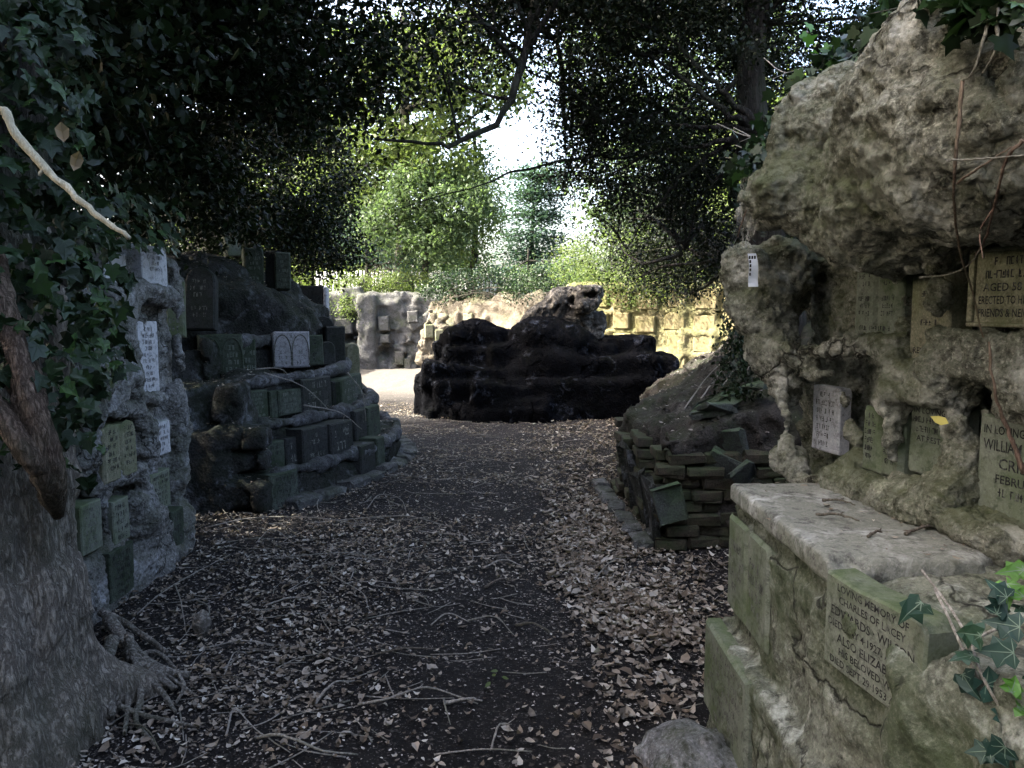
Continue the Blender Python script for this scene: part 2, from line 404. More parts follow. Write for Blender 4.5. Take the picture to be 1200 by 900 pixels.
M['yellow'] = rock_mat('ochre_wall_stone', (.125, .112, .062), (.185, .162, .095), (.09, .08, .045), (.16, .165, .07), .5, (.25, .23, .15), 1.0, .6, pamt=.70)
M['tan'] = rock_mat('tan_wall_stone', (.08, .070, .054), (.14, .122, .095), (.08, .07, .055), (.13, .14, .07), .36, (.28, .26, .22), 1.0, .7, pamt=.68)
M['tab_grey'] = rock_mat('grey_green_tablet', (.11, .122, .098), (.17, .18, .15), (.05, .058, .045), (.07, .10, .04), .46, None, 2.0, .18, .8, speck=.3)
M['tab_buff'] = rock_mat('buff_tablet', (.15, .142, .10), (.22, .21, .155), (.07, .066, .045), (.09, .11, .05), .47, None, 2.0, .2, .85)
M['tab_pale'] = rock_mat('pale_marble_tablet', (.30, .31, .325), (.44, .45, .48), (.13, .13, .13), (.16, .18, .11), .30, None, 2.0, .15, .7, speck=.3)
M['tab_pale2'] = rock_mat('greyed_marble_tablet', (.20, .20, .215), (.30, .30, .32), (.10, .10, .10), (.12, .14, .1), .25, None, 2.0, .15, .8)
M['tab_green'] = rock_mat('mossy_green_tablet', (.042, .050, .043), (.078, .088, .074), (.012, .014, .011), (.028, .042, .022), .5, None, 2.0, .3, .85)
M['tab_dark'] = rock_mat('dark_slate_tablet', (.018, .019, .019), (.038, .040, .039), (.008, .008, .008), (.02, .028, .015), .4, None, 2.0, .3, .75)
M['tab_yel'] = rock_mat('ochre_tablet', (.14, .124, .07), (.20, .172, .10), (.13, .105, .055), (.17, .17, .06), .42, None, 1.4, .3, .85)
M['slate'] = rock_mat('slate_slab', (.035, .04, .036), (.075, .082, .075), (.025, .025, .025), (.05, .08, .035), .45, None, 1.6, .4, .8)
M['kerb'] = rock_mat('mossy_kerb_stone', (.05, .05, .05), (.11, .11, .11), (.018, .018, .017), (.04, .05, .028), .42, (.26, .27, .28), 1.6, .8, pamt=.60)
M['ledge'] = rock_mat('lit_ledge_stone', (.04, .041, .043), (.095, .097, .103), (.014, .014, .014), (.035, .042, .026), .40, (.24, .25, .27), 1.6, .8, pamt=.58)  # lighter grey-blue paints the light caught by the step tops
M['brick'] = rock_mat('dark_brick', (.022, .020, .017), (.065, .052, .036), (.015, .014, .013), (.04, .055, .025), .45, None, 3.0, .6, .92)  # dark brown brick with mossy patches
def lead_mat(name, a, b, lo=.46):
    t = NT(name); tc = t.n('ShaderNodeTexCoord').outputs['Object']; return t.done(t.princ(t.ramp(t.noise(tc, 38, 6, .75), [(lo, a), (lo+.16, b)]), .85, None, .1))
M['lead'] = lead_mat('lead_lettering', (.018, .018, .018), (.10, .105, .095), .50)
M['ink'] = plain_mat('dark_painted_lettering', (.05, .05, .055), .7, .3, .3)
M['lead_mid'] = lead_mat('worn_lettering', (.035, .036, .033), (.15, .155, .14), .42)
M['lead_green'] = plain_mat('pale_worn_lettering', (.095, .105, .09), .8, .2, .3)
M['lead_yel'] = plain_mat('ochre_worn_lettering', (.17, .14, .07), .8, .2, .3)
M['bark'] = bark_mat('ridged_bark', (.21, .185, .155), (.52, .47, .40), 44, 10, 1.0)
M['bark_dark'] = bark_mat('dark_bark', (.015, .013, .011), (.05, .042, .035))
M['ivystem'] = bark_mat('hairy_ivy_stem', (.09, .062, .045), (.31, .23, .175), 60, 14, 1.0)
M['twig'] = bark_mat('dead_twig', (.16, .145, .125), (.42, .395, .36), 60, 9, .5)
M['twig_dark'] = bark_mat('brown_twig', (.06, .05, .04), (.20, .17, .14), 60, 9, .5)
M['twig_red'] = bark_mat('reddish_vine_stem', (.10, .065, .05), (.26, .18, .14), 60, 9, .5)
M['palewood'] = bark_mat('bare_pale_wood', (.34, .30, .21), (.60, .55, .42), 90, 12, .4)
M['root'] = bark_mat('weathered_root', (.14, .125, .105), (.46, .43, .38), 30, 30, .9)
M['ivyleaf'] = leaf_mat('ivy_leaf', [(.006, .013, .006), (.010, .022, .008), (.016, .036, .012), (.008, .017, .008), (.034, .075, .018)], .18, .40, .45)  # last, brightest tone stands in for leaves catching the light
M['ivyvein'] = plain_mat('ivy_leaf_vein', (.022, .038, .018), .6)
M['vein'] = plain_mat('pale_leaf_vein', (.085, .125, .09), .6)
M['ivyblue'] = leaf_mat('blue_green_ivy_leaf', [(.010, .027, .022), (.016, .042, .033), (.013, .034, .02), (.022, .052, .03)], .12, .45, .4)
M['ivybright'] = leaf_mat('fresh_ivy_leaf', [(.05, .13, .02), (.07, .17, .03)], .3, .42, .4)
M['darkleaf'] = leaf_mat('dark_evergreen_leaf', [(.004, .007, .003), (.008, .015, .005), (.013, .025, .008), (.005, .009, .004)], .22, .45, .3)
M['yewleaf'] = leaf_mat('yew_leaf', [(.005, .008, .004), (.010, .015, .006), (.016, .022, .009)], .22, .5, .3)
M['greenleaf'] = leaf_mat('broad_green_leaf', [(.075, .105, .03), (.10, .14, .04), (.12, .155, .055), (.085, .12, .05)], .5, .5, .35)
M['yellowleaf'] = leaf_mat('yellow_green_leaf', [(.07, .11, .05), (.09, .13, .062), (.062, .095, .045)], .52, .5, .35)
M['blueleaf'] = leaf_mat('blue_cedar_leaf', [(.04, .075, .055), (.055, .095, .075), (.05, .09, .055)], .35, .6, .25)
M['deadleaf'] = leaf_mat('dry_fallen_leaf', [(.030, .025, .02), (.34, .30, .25), (.10, .078, .058), (.46, .43, .38), (.055, .043, .034), (.21, .17, .13), (.045, .037, .03), (.14, .108, .08), (.33, .285, .235), (.065, .05, .038)], .15, .7, .25)
M['crumb'] = leaf_mat('leaf_crumb', [(.025, .022, .02), (.30, .27, .24), (.06, .05, .042), (.16, .14, .12), (.04, .035, .03), (.40, .37, .34), (.05, .043, .038), (.03, .027, .025)], 0, .8, .2)
M['brownleaf'] = leaf_mat('withered_leaf', [(.13, .10, .065), (.22, .17, .11)], .3, .7, .2)
M['yleaf'] = leaf_mat('fallen_yellow_leaf', [(.42, .36, .09), (.45, .40, .12)], .3, .6, .3)
M['paint'] = plain_mat('weathered_white_paint', (.62, .63, .62), .7, .3, .12, 5)
M['paper'] = plain_mat('pale_blue_paper', (.50, .56, .66), .6, .3, .08, 20, .1)
M['soilcover'] = rock_mat('dark_earth', (.022, .020, .018), (.05, .044, .038), (.010, .009, .008), (.03, .04, .018), .38, (.13, .12, .105), 2.2, 1.0, pamt=.62)
def ground_mat():
    t = NT('trodden_earth'); tc = t.n('ShaderNodeTexCoord').outputs['Object']
    c = t.ramp(t.noise(tc, 1.1, 7, .65), [(.32, (.0085, .0080, .0078)), (.68, (.021, .0195, .0188))])
    fl = t.noise(tc, 34, 8, .75)
    c = t.mix(t.ramp(fl, [(.56, 0.0), (.64, 1.0)]), c, (.075, .068, .06))
    c = t.mix(t.ramp(t.noise(tc, 90, 3, .6), [(.62, 0.0), (.70, 1.0)]), c, (.16, .15, .145))
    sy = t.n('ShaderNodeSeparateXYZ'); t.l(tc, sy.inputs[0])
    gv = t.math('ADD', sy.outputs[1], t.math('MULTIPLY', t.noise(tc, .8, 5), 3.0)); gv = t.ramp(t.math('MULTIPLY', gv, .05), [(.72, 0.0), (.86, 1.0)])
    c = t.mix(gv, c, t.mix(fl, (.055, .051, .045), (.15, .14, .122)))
    nb = t.bump(t.noise(tc, 14, 8, .7), .8, .05); nb = t.bump(fl, .8, .02, nb)
    return t.done(t.princ(c, .95, nb, .08))
M['ground'] = ground_mat()
# ------------------------------------------------------------------ inscribed tablets
_fonts = {}
def text_mesh(s):
    if s in _fonts: return _fonts[s]
    cu = bpy.data.curves.new('lettering', 'FONT'); cu.body = s; cu.resolution_u = 2; cu.offset = .014
    o = bpy.data.objects.new('lettering', cu)
    me = bpy.data.meshes.new_from_object(o)
    V = np.zeros(len(me.vertices)*3); me.vertices.foreach_get('co', V); V = V.reshape(-1, 3)
    Fs = [tuple(p.vertices) for p in me.polygons]
    bpy.data.objects.remove(o); bpy.data.curves.remove(cu); bpy.data.meshes.remove(me)
    if len(V):
        V[:, 0] -= V[:, 0].min(); wd = V[:, 0].max(); V[:, 1] -= 0
    else: wd = 0
    _fonts[s] = (V, Fs, wd); return _fonts[s]
def worn_line(width, lh, r, wear=.15):
    """unreadable worn lettering: rows of broken strokes grouped like words"""
    V = []; Fs = []; x = -width/2; cw = lh*.62
    while x < width/2-cw*.5:
        for _ in range(r.integers(2, 8)):
            if x > width/2-cw*.5: break
            if r.random() > wear:
                th = lh*.17
                for q in r.choice(7, 2 if r.random() < .5 else 3, replace=False):
                    x0, y0, x1, y1 = ((0, 0, th, lh), (cw*.62, 0, cw*.62+th, lh), (0, lh-th, cw*.75, lh), (0, lh*.42, cw*.7, lh*.42+th), (0, 0, cw*.75, th), (cw*.3, 0, cw*.3+th, lh), (cw*.15, lh*.3, cw*.15+th*1.3, lh*.8))[q]
                    e = 1e-5*len(V)
                    b = len(V); V += [(x+x0, y0, e), (x+x1, y0, e), (x+x1, y1, e), (x+x0, y1, e)]; Fs.append((b, b+1, b+2, b+3))
            x += cw
        x += cw*.8
    return (np.array(V) if V else np.zeros((0, 3))), Fs
def outline(w, h, top='flat', n=7):
    if top == 'flat':
        O = []; c4 = [(-w/2, 0), (w/2, 0), (w/2, h), (-w/2, h)]; m = min(w, h)
        for i in range(4):
            a, b = np.array(c4[i]), np.array(c4[(i+1) % 4]); q = np.array([-(b-a)[1], (b-a)[0]])/np.linalg.norm(b-a)
            ch = .05*m if rng.random() < .3 else .012*m
            O.append(a+(np.array([0, h/2])-a)*ch/m*1.2)
            for f_ in (.08, .35, .65, .92): O.append(a*(1-f_)+b*f_+q*m*.012*abs(rng.normal()))
        return [tuple(v) for v in O]
    if top == 'round':
        a = np.linspace(0, math.pi, n); r = min(w/2, h*.4)
        return [(-w/2, 0), (w/2, 0)]+[(w/2*math.cos(q), h-r+r*math.sin(q)) for q in a]
    if top == 'lobe':
        r = w*.22
        return [(-w/2, 0), (w/2, 0), (w/2, h-r)]+[(w/2-r+r*math.cos(q), h-r+r*math.sin(q)) for q in np.linspace(.3, math.pi/2, 4)]+[(-w/2+r*math.sin(-q+math.pi/2)*0+r-r*math.sin(q), h-r+r*math.cos(q)) for q in np.linspace(.1, math.pi/2, 4)]
    return top
def tablet(parent, c, r, n, w, h, t=.05, rows=(), mat='tab_grey', lead='lead', top='flat', book=False, arch=False, rim=False, name='memorial_tablet',
           label=None, tilt=0.0, roll=0.0, lean=0.0, margin=.07, bev=.006, seed=None, loc=None):
    """c: world point at the middle of the lower front edge; r: unit vector along the width; n: unit outward vector"""
    rg = np.random.default_rng(int(abs(c[0]*977+c[1]*3571+c[2]*7919)*10) % 99991 if seed is None else seed)
    r = np.array([r[0], r[1], 0.0]) if len(r) == 2 else np.array(r, float); r /= np.linalg.norm(r)
    n = np.array([n[0], n[1], 0.0]) if len(n) == 2 else np.array(n, float); n /= np.linalg.norm(n)
    u = np.array([0, 0, 1.])
    if lean: n, u = n*math.cos(lean)+u*math.sin(lean), u*math.cos(lean)-n*math.sin(lean)
    if roll: r, u = r*math.cos(roll)+u*math.sin(roll), u*math.cos(roll)-r*math.sin(roll)
    if np.cross(r, u)@n < 0: r = -r
    mb = MB()
    tow = lambda L: np.asarray(c)+L[:, :1]*r+L[:, 1:2]*u+L[:, 2:3]*n
    def plate(ol, c0, c1, b):
        O = np.array(ol, float); cen = O.mean(0); k = len(O)
        sc = 1-b/np.maximum(np.abs(O-cen).max(0), 1e-3)
        I = cen+(O-cen)*sc
        L = np.concatenate([np.c_[O, np.full(k, c0)], np.c_[O, np.full(k, c1-b)], np.c_[I, np.full(k, c1)]])
        fs = [(i, (i+1) % k, k+(i+1) % k, k+i) for i in range(k)]+[(k+i, k+(i+1) % k, 2*k+(i+1) % k, 2*k+i) for i in range(k)]
        fs += [tuple(range(2*k, 3*k)), tuple(range(k))[::-1]]
        mb.add(tow(L), fs, 0)
    if book:
        plate(outline(w, h*.96), -t, -.012, bev)
        for sx in (-1, 1):
            o = [(a*.96+sx*w*.25, b) for a, b in outline(w/2, h, 'round' if book == 'arched' else 'flat')]
            plate(o, -.012, 0, .012)
    else: plate(outline(w, h, top), -t, 0, bev)
    if rim:
        for (x0, x1, y0, y1) in ((-w/2, w/2, 0, h*.06), (-w/2, w/2, h*.94, h), (-w/2, -w*.44, h*.06, h*.94), (w*.44, w/2, h*.06, h*.94)):
            V, fs = rbox(((x0+x1)/2, (y0+y1)/2, .006), ((x1-x0)/2-.0005, (y1-y0)/2-.0005, .008), bev=.004); mb.add(tow(V), fs, 0)
    if arch:
        for sx in (-1, 1):
            hw = w*.225; cx = sx*w*.24; y0 = h*.06; ys = h*.42; pts = []
            for q in np.linspace(0, 1, 6): pts.append((cx-hw+hw*(1-math.cos(q*1.25))*1.46, ys+(h*.9-ys)*math.sin(q*math.pi/2)))
            pl = [(cx-hw, y0)]+pts; pr = [(2*cx-a, b) for a, b in pl]
            for path in (pl, pr):
                P3 = np.array([(a, b, .002) for a, b in path]); V, fs = tube(P3, .009 if arch == 'rim' else .006, 5); mb.add(tow(V), fs, 0 if arch == 'rim' else 1)
    if rows:
        hh = h*(1-2*margin); y = h*(1-margin); wts = [(1.0 if not isinstance(q, tuple) else q[1]) for q in rows]; tot = sum(wts)
        for q, wt in zip(rows, wts):
            s = q if not isinstance(q, tuple) else q[0]
            rh = hh*wt/tot; lh = rh*.62; yb = y-rh*.82; y -= rh
            if not s: continue
            cols = [(0, w*(1-2*margin))] if not (book or arch) else [(-w*.24, w*.38), (w*.24, w*.38)]
            if s.startswith('|'): cols = [(0, w*(1-2*margin))]; s = s[1:]
            for cx, cwid in cols:
                if s.startswith('#'):
                    f = float(s[1:])*(.75+.25*rg.random()); V, fs = worn_line(cwid*f, lh, rg)
                else:
                    V, fs, wd = text_mesh(s)
                    sc = lh/.70; sx = sc
                    if wd*sx > cwid: sx = cwid/wd
                    V = np.c_[(V[:, 0]-wd/2)*sx, V[:, 1]*sc, V[:, 2]*0]
                if len(V): mb.add(tow(np.c_[V[:, 0]+cx, V[:, 1]+yb, V[:, 2]+.0016]), fs, 1)
    o = mb.build(name, [M[mat], M[lead]], parent, False, loc)
    if label: o['label'] = label
    return o
# ================================================================== tall grotto wall on the right
RW = Frame((1.12, 3.2), (.225, -.974)).setn(1)
if RW.n[0] > 0: RW.setn(-1)
def rp(px, py, w=0.0):
    s, z = RW.px(px, py, w); return (s, w, z)
rw = thing('grotto_rock_wall', (1.6, 2.6, 0), 'tall overhanging pale rock wall with inscribed tablets set in hollows, beside the mossy block', 'rock wall')
f = Field((-1.5, -.95, -.05), (3.0, .75, 3.15), .0155)
f.box((1.42, -.62, 1.1), (1.55, .42, 1.35), .05, .1)
f.box((.35, -.66, 1.95), (.65, .36, .45), .1, .15)
# brow: the big overhanging mass
for px, py, w, rs, rw_, rz in ((915, 232, .02, .16, .26, .12), (950, 215, .06, .22, .30, .18), (985, 225, .12, .24, .32, .20), (1000, 150, .05, .34, .36, .26), (1055, 215, .15, .26, .30, .27),
                               (1040, 110, .02, .38, .36, .30), (1110, 150, .12, .34, .34, .30), (1160, 90, .05, .42, .36, .34), (1180, 190, .20, .30, .26, .22), (1120, 40, -.05, .40, .36, .3),
                               (1230, 110, .1, .45, .34, .36), (1240, 0, 0, .6, .4, .4), (1030, 262, .16, .16, .20, .12), (1085, 245, .2, .14, .17, .10), (960, 130, -.1, .3, .3, .2), (1075, 60, -.12, .3, .34, .24)):
    f.ell(rp(px, py, w), (rs, rw_, rz), .10)
f.ell((1.9, .0, 2.75), (.8, .5, .5), .15); f.ell((2.5, .1, 2.2), (.6, .4, .8), .15)
f.box((1.5, -.5, 2.5), (1.35, .42, .4), .2, .2)
R = lambda lst, k=.05, sub=False: f.chain([(*rp(px, py, w), r) for px, py, w, r in lst], k, sub)
# lip of the right-hand niche, lumpy white jamb and ledge
R([(1095, 285, .13, .055), (1120, 272, .14, .06), (1160, 266, .13, .06), (1215, 262, .13, .065), (1260, 260, .13, .07)])
R([(1095, 285, .13, .06), (1092, 312, .12, .045), (1098, 335, .08, .045), (1090, 362, .08, .05), (1092, 395, .07, .05), (1108, 412, .07, .045), (1125, 400, .08, .04)])
R([(1112, 402, .08, .055), (1150, 405, .08, .05), (1200, 405, .08, .055), (1290, 405, .09, .07)])
R([(1100, 436, .05, .07), (1150, 440, .06, .085), (1200, 446, .06, .10), (1260, 455, .06, .11)])
R([(1128, 452, .06, .06), (1140, 470, .05, .05), (1180, 482, .06, .04), (1230, 500, .06, .05)])
# middle: column between the hollows and its ledge
R([(1040, 305, .13, .05), (1048, 330, .05, .035), (1053, 360, .02, .03), (1055, 400, .02, .035), (1060, 425, .02, .03)])
R([(1062, 300, -.02, .05), (1066, 360, -.02, .035), (1064, 420, -.0, .045)])
R([(905, 404, .05, .05), (935, 412, .08, .055), (975, 412, .07, .05), (1010, 404, .05, .045), (1045, 405, .04, .045), (1058, 440, .06, .05), (1062, 470, .07, .04)])
R([(1062, 442, .05, .07), (1100, 445, .06, .07)])
R([(935, 415, .07, .05), (955, 440, .06, .045), (985, 432, .03, .035)])
R([(1030, 425, .07, .04), (1052, 452, .08, .05), (1075, 460, .08, .05), (1115, 462, .07, .045)])
# lower columns
R([(908, 410, .06, .045), (920, 450, .05, .035), (928, 490, .05, .035), (925, 530, .06, .05), (935, 558, .06, .06)])
R([(985, 440, .02, .045), (992, 475, .0, .05), (998, 505, .01, .05), (1000, 540, .03, .05), (985, 560, .06, .05)])
R([(1040, 470, .07, .03), (1052, 500, .08, .055), (1058, 530, .08, .055), (1050, 560, .09, .04)])
R([(1112, 470, .07, .04), (1122, 500, .05, .045), (1125, 540, .05, .05), (1120, 575, .07, .05)])
R([(940, 562, .07, .05), (985, 565, .08, .05), (1040, 580, .10, .05), (1090, 590, .08, .07), (1125, 592, .08, .06), (1200, 640, .05, .05)])
R([(1285, 240, .10, .10), (1285, 330, .04, .09), (1290, 420, .04, .10), (1300, 520, .06, .11), (1310, 640, .08, .12), (1320, 720, .08, .12)])
R([(1340, 250, .08, .14), (1350, 420, .02, .16), (1370, 640, .05, .18)])
# hollows
f.ell(rp(945, 330, .02), (.17, .22, .16), .06, True); f.ell(rp(985, 300, .05), (.12, .16, .07), .05, True)
f.ell(rp(965, 378, -.02), (.10, .20, .07), .04, True); f.ell(rp(1007, 440, .02), (.055, .2, .06), .03, True); f.ell(rp(1008, 470, .0), (.03, .15, .06), .03, True)
f.ell(rp(1130, 470, .1), (.05, .07, .03), .03, True)
# far brown buttress under the brow
f.chain([(*rp(880, 265, .05), .09), (*rp(885, 320, .05), .11), (*rp(900, 360, .02), .10), (*rp(912, 395, .0), .08)], .08)
f.chain([(*rp(915, 300, -.05), .13), (*rp(925, 350, -.10), .10)], .08)
for px_, py_ in ():pass
_tp = [rp(px, py, .12) for px, py in ((872, 275), (895, 245), (930, 200), (955, 160), (985, 110), (1035, 60), (1100, 10), (1210, -50))]
_ts = np.array([q[0] for q in _tp]); _tz = np.array([q[2] for q in _tp]); o_ = np.argsort(_ts)
_cut = np.interp(f.ax[0], _ts[o_], _tz[o_])[:, None, None]
_d = (f.ax[2][None, None, :]-_cut)*.8; _h = np.maximum(.14-np.abs(f.F-_d), 0)/.14; f.F = (np.maximum(f.F, _d)+_h*_h*.035).astype(np.float32)
f.rough([(.05, 2.3, 2, False), (.028, 5, 3, False), (.016, 11, 3, True)])
def rspan(pl, pr, pt, pb, w):
    s0, _ = RW.px(pl, (pt+pb)/2, w); s1, _ = RW.px(pr, (pt+pb)/2, w)
    _, z1 = RW.px((pl+pr)/2, pt, w); _, z0 = RW.px((pl+pr)/2, pb, w)
    return (s0+s1)/2, abs(s1-s0), z0, z1
RT = []
def rtab(pl, pr, pt, pb, w=-.10, **k): RT.append((*rspan(pl, pr, pt, pb, w), w, k))
rtab(1142, 1262, 286, 384, .02, t=.08, mat='tab_buff', lead='lead', rim=True, margin=.10, rows=['#.8', '#.9', 'AGED 58 YEARS', 'ERECTED TO HIS MEMORY', 'FRIENDS & NEIGHBOURS'],
     label='large buff tablet under the lip of the right-hand hollow')
rtab(1004, 1060, 294, 396, .045, t=.08, mat='tab_grey', lead='lead', book=True, rows=['', '#.7', '#.8', '#.6', '', '#.8', '#.6', '#.7', '', '|#.8'], label='grey open-book tablet in the middle hollow')
rtab(1070, 1118, 320, 424, .03, t=.08, mat='tab_buff', lead='lead', rows=['', '#.6', '', '', '#.5', '', '', 'REUNITED'], label='buff tablet half hidden behind the lumpy white jamb')
rtab(954, 987, 452, 530, -.10, t=.05, mat='tab_pale', lead='lead_mid', rows=['#.6', '#.8', '#.9', '#.9', '#.7', '#.8', '#.6'], label='pale tablet in the lower hollow nearest the dark mound')
rtab(1012, 1060, 478, 558, .04, t=.12, mat='tab_grey', lead='lead', book=True, rows=['#.7', '#.8', '#.9', '#.8', '#.9', '#.8', ''], label='grey book tablet partly covered by a knob of rock')
rtab(1068, 1118, 470, 560, .02, t=.1, mat='tab_grey', lead='lead', rows=['IN LOVING', '#.9', '#.95', 'AT REST', '', '', ''], label='grey-green tablet with the yellow leaf at its corner')
rtab(1148, 1262, 492, 618, .03, t=.1, mat='tab_grey', lead='lead', rows=['IN LOVING MEMORY', ('WILLIAM ROBERT', 1.3), ('CRIDLE', 1.3), 'FEBRUARY', '#.7', ''], label='large grey tablet above the block, right of the last column')
for s_, wd, z0, z1, w, k in RT: f.box((s_, w+.085, (z0+z1)/2), (wd*.46, .085, (z1-z0)*.47), .03, .02, sub=True)
V, Q = f.extract()
V = displace(V, Q, [(.008, 20, 3, False)]); V, Q = subdivide(V, Q); V = displace(V, Q, [(.0065, 34, 3, True), (.004, 75, 2, False)])
Vw = RW.world(V[:, 0], V[:, 1], V[:, 2])
if RW.t[0]*RW.n[1]-RW.t[1]*RW.n[0] < 0: Q = Q[:, ::-1]
ro = obj('rock_face', Vw, [Q], M['tufa'], rw)
for s_, wd, z0, z1, w, k in RT: tablet(rw, RW.world(s_, w+.012, z0), RW.t, RW.n, wd, z1-z0, **k)
# a small weathered paper strip hanging at the far edge of the wall
def paper():
    a, b = RW.world(*rp(881, 297, .20)), RW.world(*rp(883, 336, .20)); mb = MB()
    k = 9; L = []
    rt = RW.t; rt3 = np.array([-rt[0], -rt[1], 0])*.0+np.array([.9, -.43, 0])
    for i in range(k):
        q = i/(k-1); p = a*(1-q)+b*q+np.array([0, -.012*math.sin(q*5), 0]); L += [p-rt3*.016, p+rt3*(.016+.006*q)]
    n3 = np.array([-.43, -.9, 0])*.002
    V = np.array(L); V2 = V-n3; fs = [(2*i, 2*i+1, 2*i+3, 2*i+2) for i in range(k-1)]
    mb.add(V+n3, fs); mb.add(V2, [q[::-1] for q in fs])
    rg = np.random.default_rng(3)
    for i in range(1, 6):
        q = i/(k-1); p = a*(1-q)+b*q+np.array([0, -.012*math.sin(q*5), 0])+n3*2.2
        for j in range(int(rg.integers(1, 4))):
            c = p+rt3*(-.011+.010*j); u = np.array([0, 0, .006]); mb.add([c-rt3*.003-u, c+rt3*.004-u, c+rt3*.004+u, c-rt3*.003+u], [(0, 1, 2, 3)], 1)
    o = mb.build('paper_tag', [M['paper'], M['lead']], None, False, tuple(b)); tag(o, 'narrow pale blue paper strip hanging at the far edge of the rock wall', 'paper tag')
paper()
# ------------------------------------------------------------------ mossy memorial block in front of it
bl = thing('memorial_block', (.95, 2.2, 0), 'mossy green cement block with slab top and lettered panels in the right foreground', 'memorial block')
f = Field((.60, 1.05, -.06), (1.75, 3.0, 1.02), .016)
f.box((1.25, 2.27, .43), (.425, .47, .475), .03, .03)             # main body under the slab
f.box((1.24, 2.2, .20), (.485, .62, .235), .03, .03)              # plinth that steps out
ang = math.atan2(.197, 1)
f.box((1.122, 1.735, .44), (.295, .27, .44), .03, .03, rot=ang)     # part with the second panel
f.box((1.18, 1.42, .42), (.30, .28, .43), .05, .05, rot=.35)
f.box((1.22, 1.35, .24), (.42, .25, .24), .06, .06, rot=.35)
f.box((1.005, 1.41, .74), (.115, .10, .19), .04, .03, rot=.2); f.ell((1.27, 1.70, .85), (.28, .26, .08), .06)
f.rough([(.018, 4, 2, False), (.014, 12, 3, False)])
# hacked-away band under the slab
for i in range(7): f.ell((.822, 1.92+.12*i+.03*math.sin(i*3), .865), (.018, .05, .022), .02, True)
V, Q = f.extract(); V, Q = subdivide(V, Q); V = displace(V, Q, [(.004, 24, 4, False), (.003, 9, 2, True), (.002, 70, 2, False)])
obj('block_body', V, [Q], M['block'], bl)
f = Field((.74, 1.72, .86), (1.62, 2.84, 1.01), .011)
f.box((1.19, 2.29, .938), (.385, .435, .034), .01, .012)
f.ell((.86, 1.86, .97), (.05, .03, .03), .02, True); f.ell((1.42, 1.88, .95), (.2, .06, .08), .03, True)
f.rough([(.004, 4, 2, False), (.002, 18, 2, False)])
V, Q = f.extract(); V = displace(V, Q, [(.0015, 40, 2, False)])
obj('slab_top', V, [Q], M['slab'], bl)
tablet(bl, (.798, 2.49, .515), (0, -1), (-1, 0), .44, .35, .06, ['', '#.8', '#.9', '#.9', '#.7', ''], 'tab_grey', 'lead_mid', book=True, bev=.012, label='worn grey-green book panel under the slab')
tablet(bl, (.742, 2.53, .085), (0, -1), (-1, 0), .52, .345, .06, ['#.8']+['#.95']*5+['#.6'], 'tab_grey', 'lead_mid', bev=.012, label='large worn grey panel on the stepped-out plinth')
dirp = np.array([.193, -.981]); nrm = np.array([-.981, -.193])
c0 = np.array([.845, 1.675, .712])
tablet(bl, c0+np.array([nrm[0], nrm[1], 0])*.018, dirp, nrm, .35, .24, .08, ['LOVING MEMORY OF', 'CHARLES OF LACEY', ('EDWARDS · WILSON', 1.2), 'DIED MAY 4·1927. AGED 69', ('ALSO ELIZABETH', 1.2), 'HIS BELOVED WIFE', 'DIED SEPT 29·1953 AGED'], 'tab_grey', 'lead', margin=.05,
       label='lettered grey-green panel facing the path at the near end')
# cracked crust lumps around the panel
# boulder at its foot
f = Field((.38, 2.1, -.1), (.86, 2.8, .26), .014)
f.ell((.62, 2.50, .03), (.17, .2, .14), .05); f.box((.66, 2.40, .03), (.12, .12, .08), .05, .03, rot=.6)
f.rough([(.04, 5, 2, False), (.018, 12, 3, True)])
V, Q = f.extract(); V = displace(V, Q, [(.004, 40, 3, False)])
tag(obj('boulder', V, [Q], M['rubble'], None, loc=(.62, 2.5, 0)), 'smooth grey boulder half buried in leaves at the foot of the mossy block', 'boulder')
# ------------------------------------------------------------------ dark brick and slate mound behind the block
bm = thing('rubble_mound', (1.4, 6.5, 0), 'low dark earth mound with a broken brick front and leaning slates', 'mound')
f = Field((.7, 4.4, -.06), (3.4, 11.2, 1.9), .04)
sl, X, Y, Z = f.reg((.7, 4.4, -.1), (3.4, 11.2, 1.9))
edge = 1.03+.05*np.sin(Y*1.7)+np.maximum(Y-6.5, 0)*.22
top = .66+np.clip(X-edge, 0, 1.6)*.62-np.maximum(Y-6.5, 0)*.05
top = top+.10*fbm(X, Y, 0*X, 1.6, 3)
d = np.maximum(np.maximum(Z-top, edge-X), 4.95-Y)
f.F[:] = np.maximum(d, Y-11.0)*.8
f.rough([(.06, 4, 3, False), (.03, 11, 2, True)], .2)
V, Q = f.extract(); V = displace(V, Q, [(.012, 14, 3, False)])
obj('earth_body', V, [Q], M['soilcover'], bm)
mb = MB(); rg = np.random.default_rng(8)
for cr in range(8):
    z = .045+cr*.082; x = .96+.0*cr+(cr % 2)*.08
    while x < 1.95:
        L = .2+rg.random()*.06
        if rg.random() > .22: 
            V, fs = rbox((x+L/2, 4.985+rg.normal()*.02, z+rg.normal()*.004), (L/2-.004, .07, .037), rg.normal()*.08, .012, .006); mb.add(V, fs)
        x += L
for cr in range(8):
    z = .045+cr*.082; y = 5.05
    while y < 6.6:
        L = .2+rg.random()*.08
        if rg.random() > .3: V, fs = rbox((1.02+.05*math.sin(y*1.7)+rg.normal()*.02, y+L/2, z), (.06, L/2-.008, .034), rg.normal()*.04, .008, .003); mb.add(V, fs)
        y += L
mb.build('brickwork', M['brick'], bm)
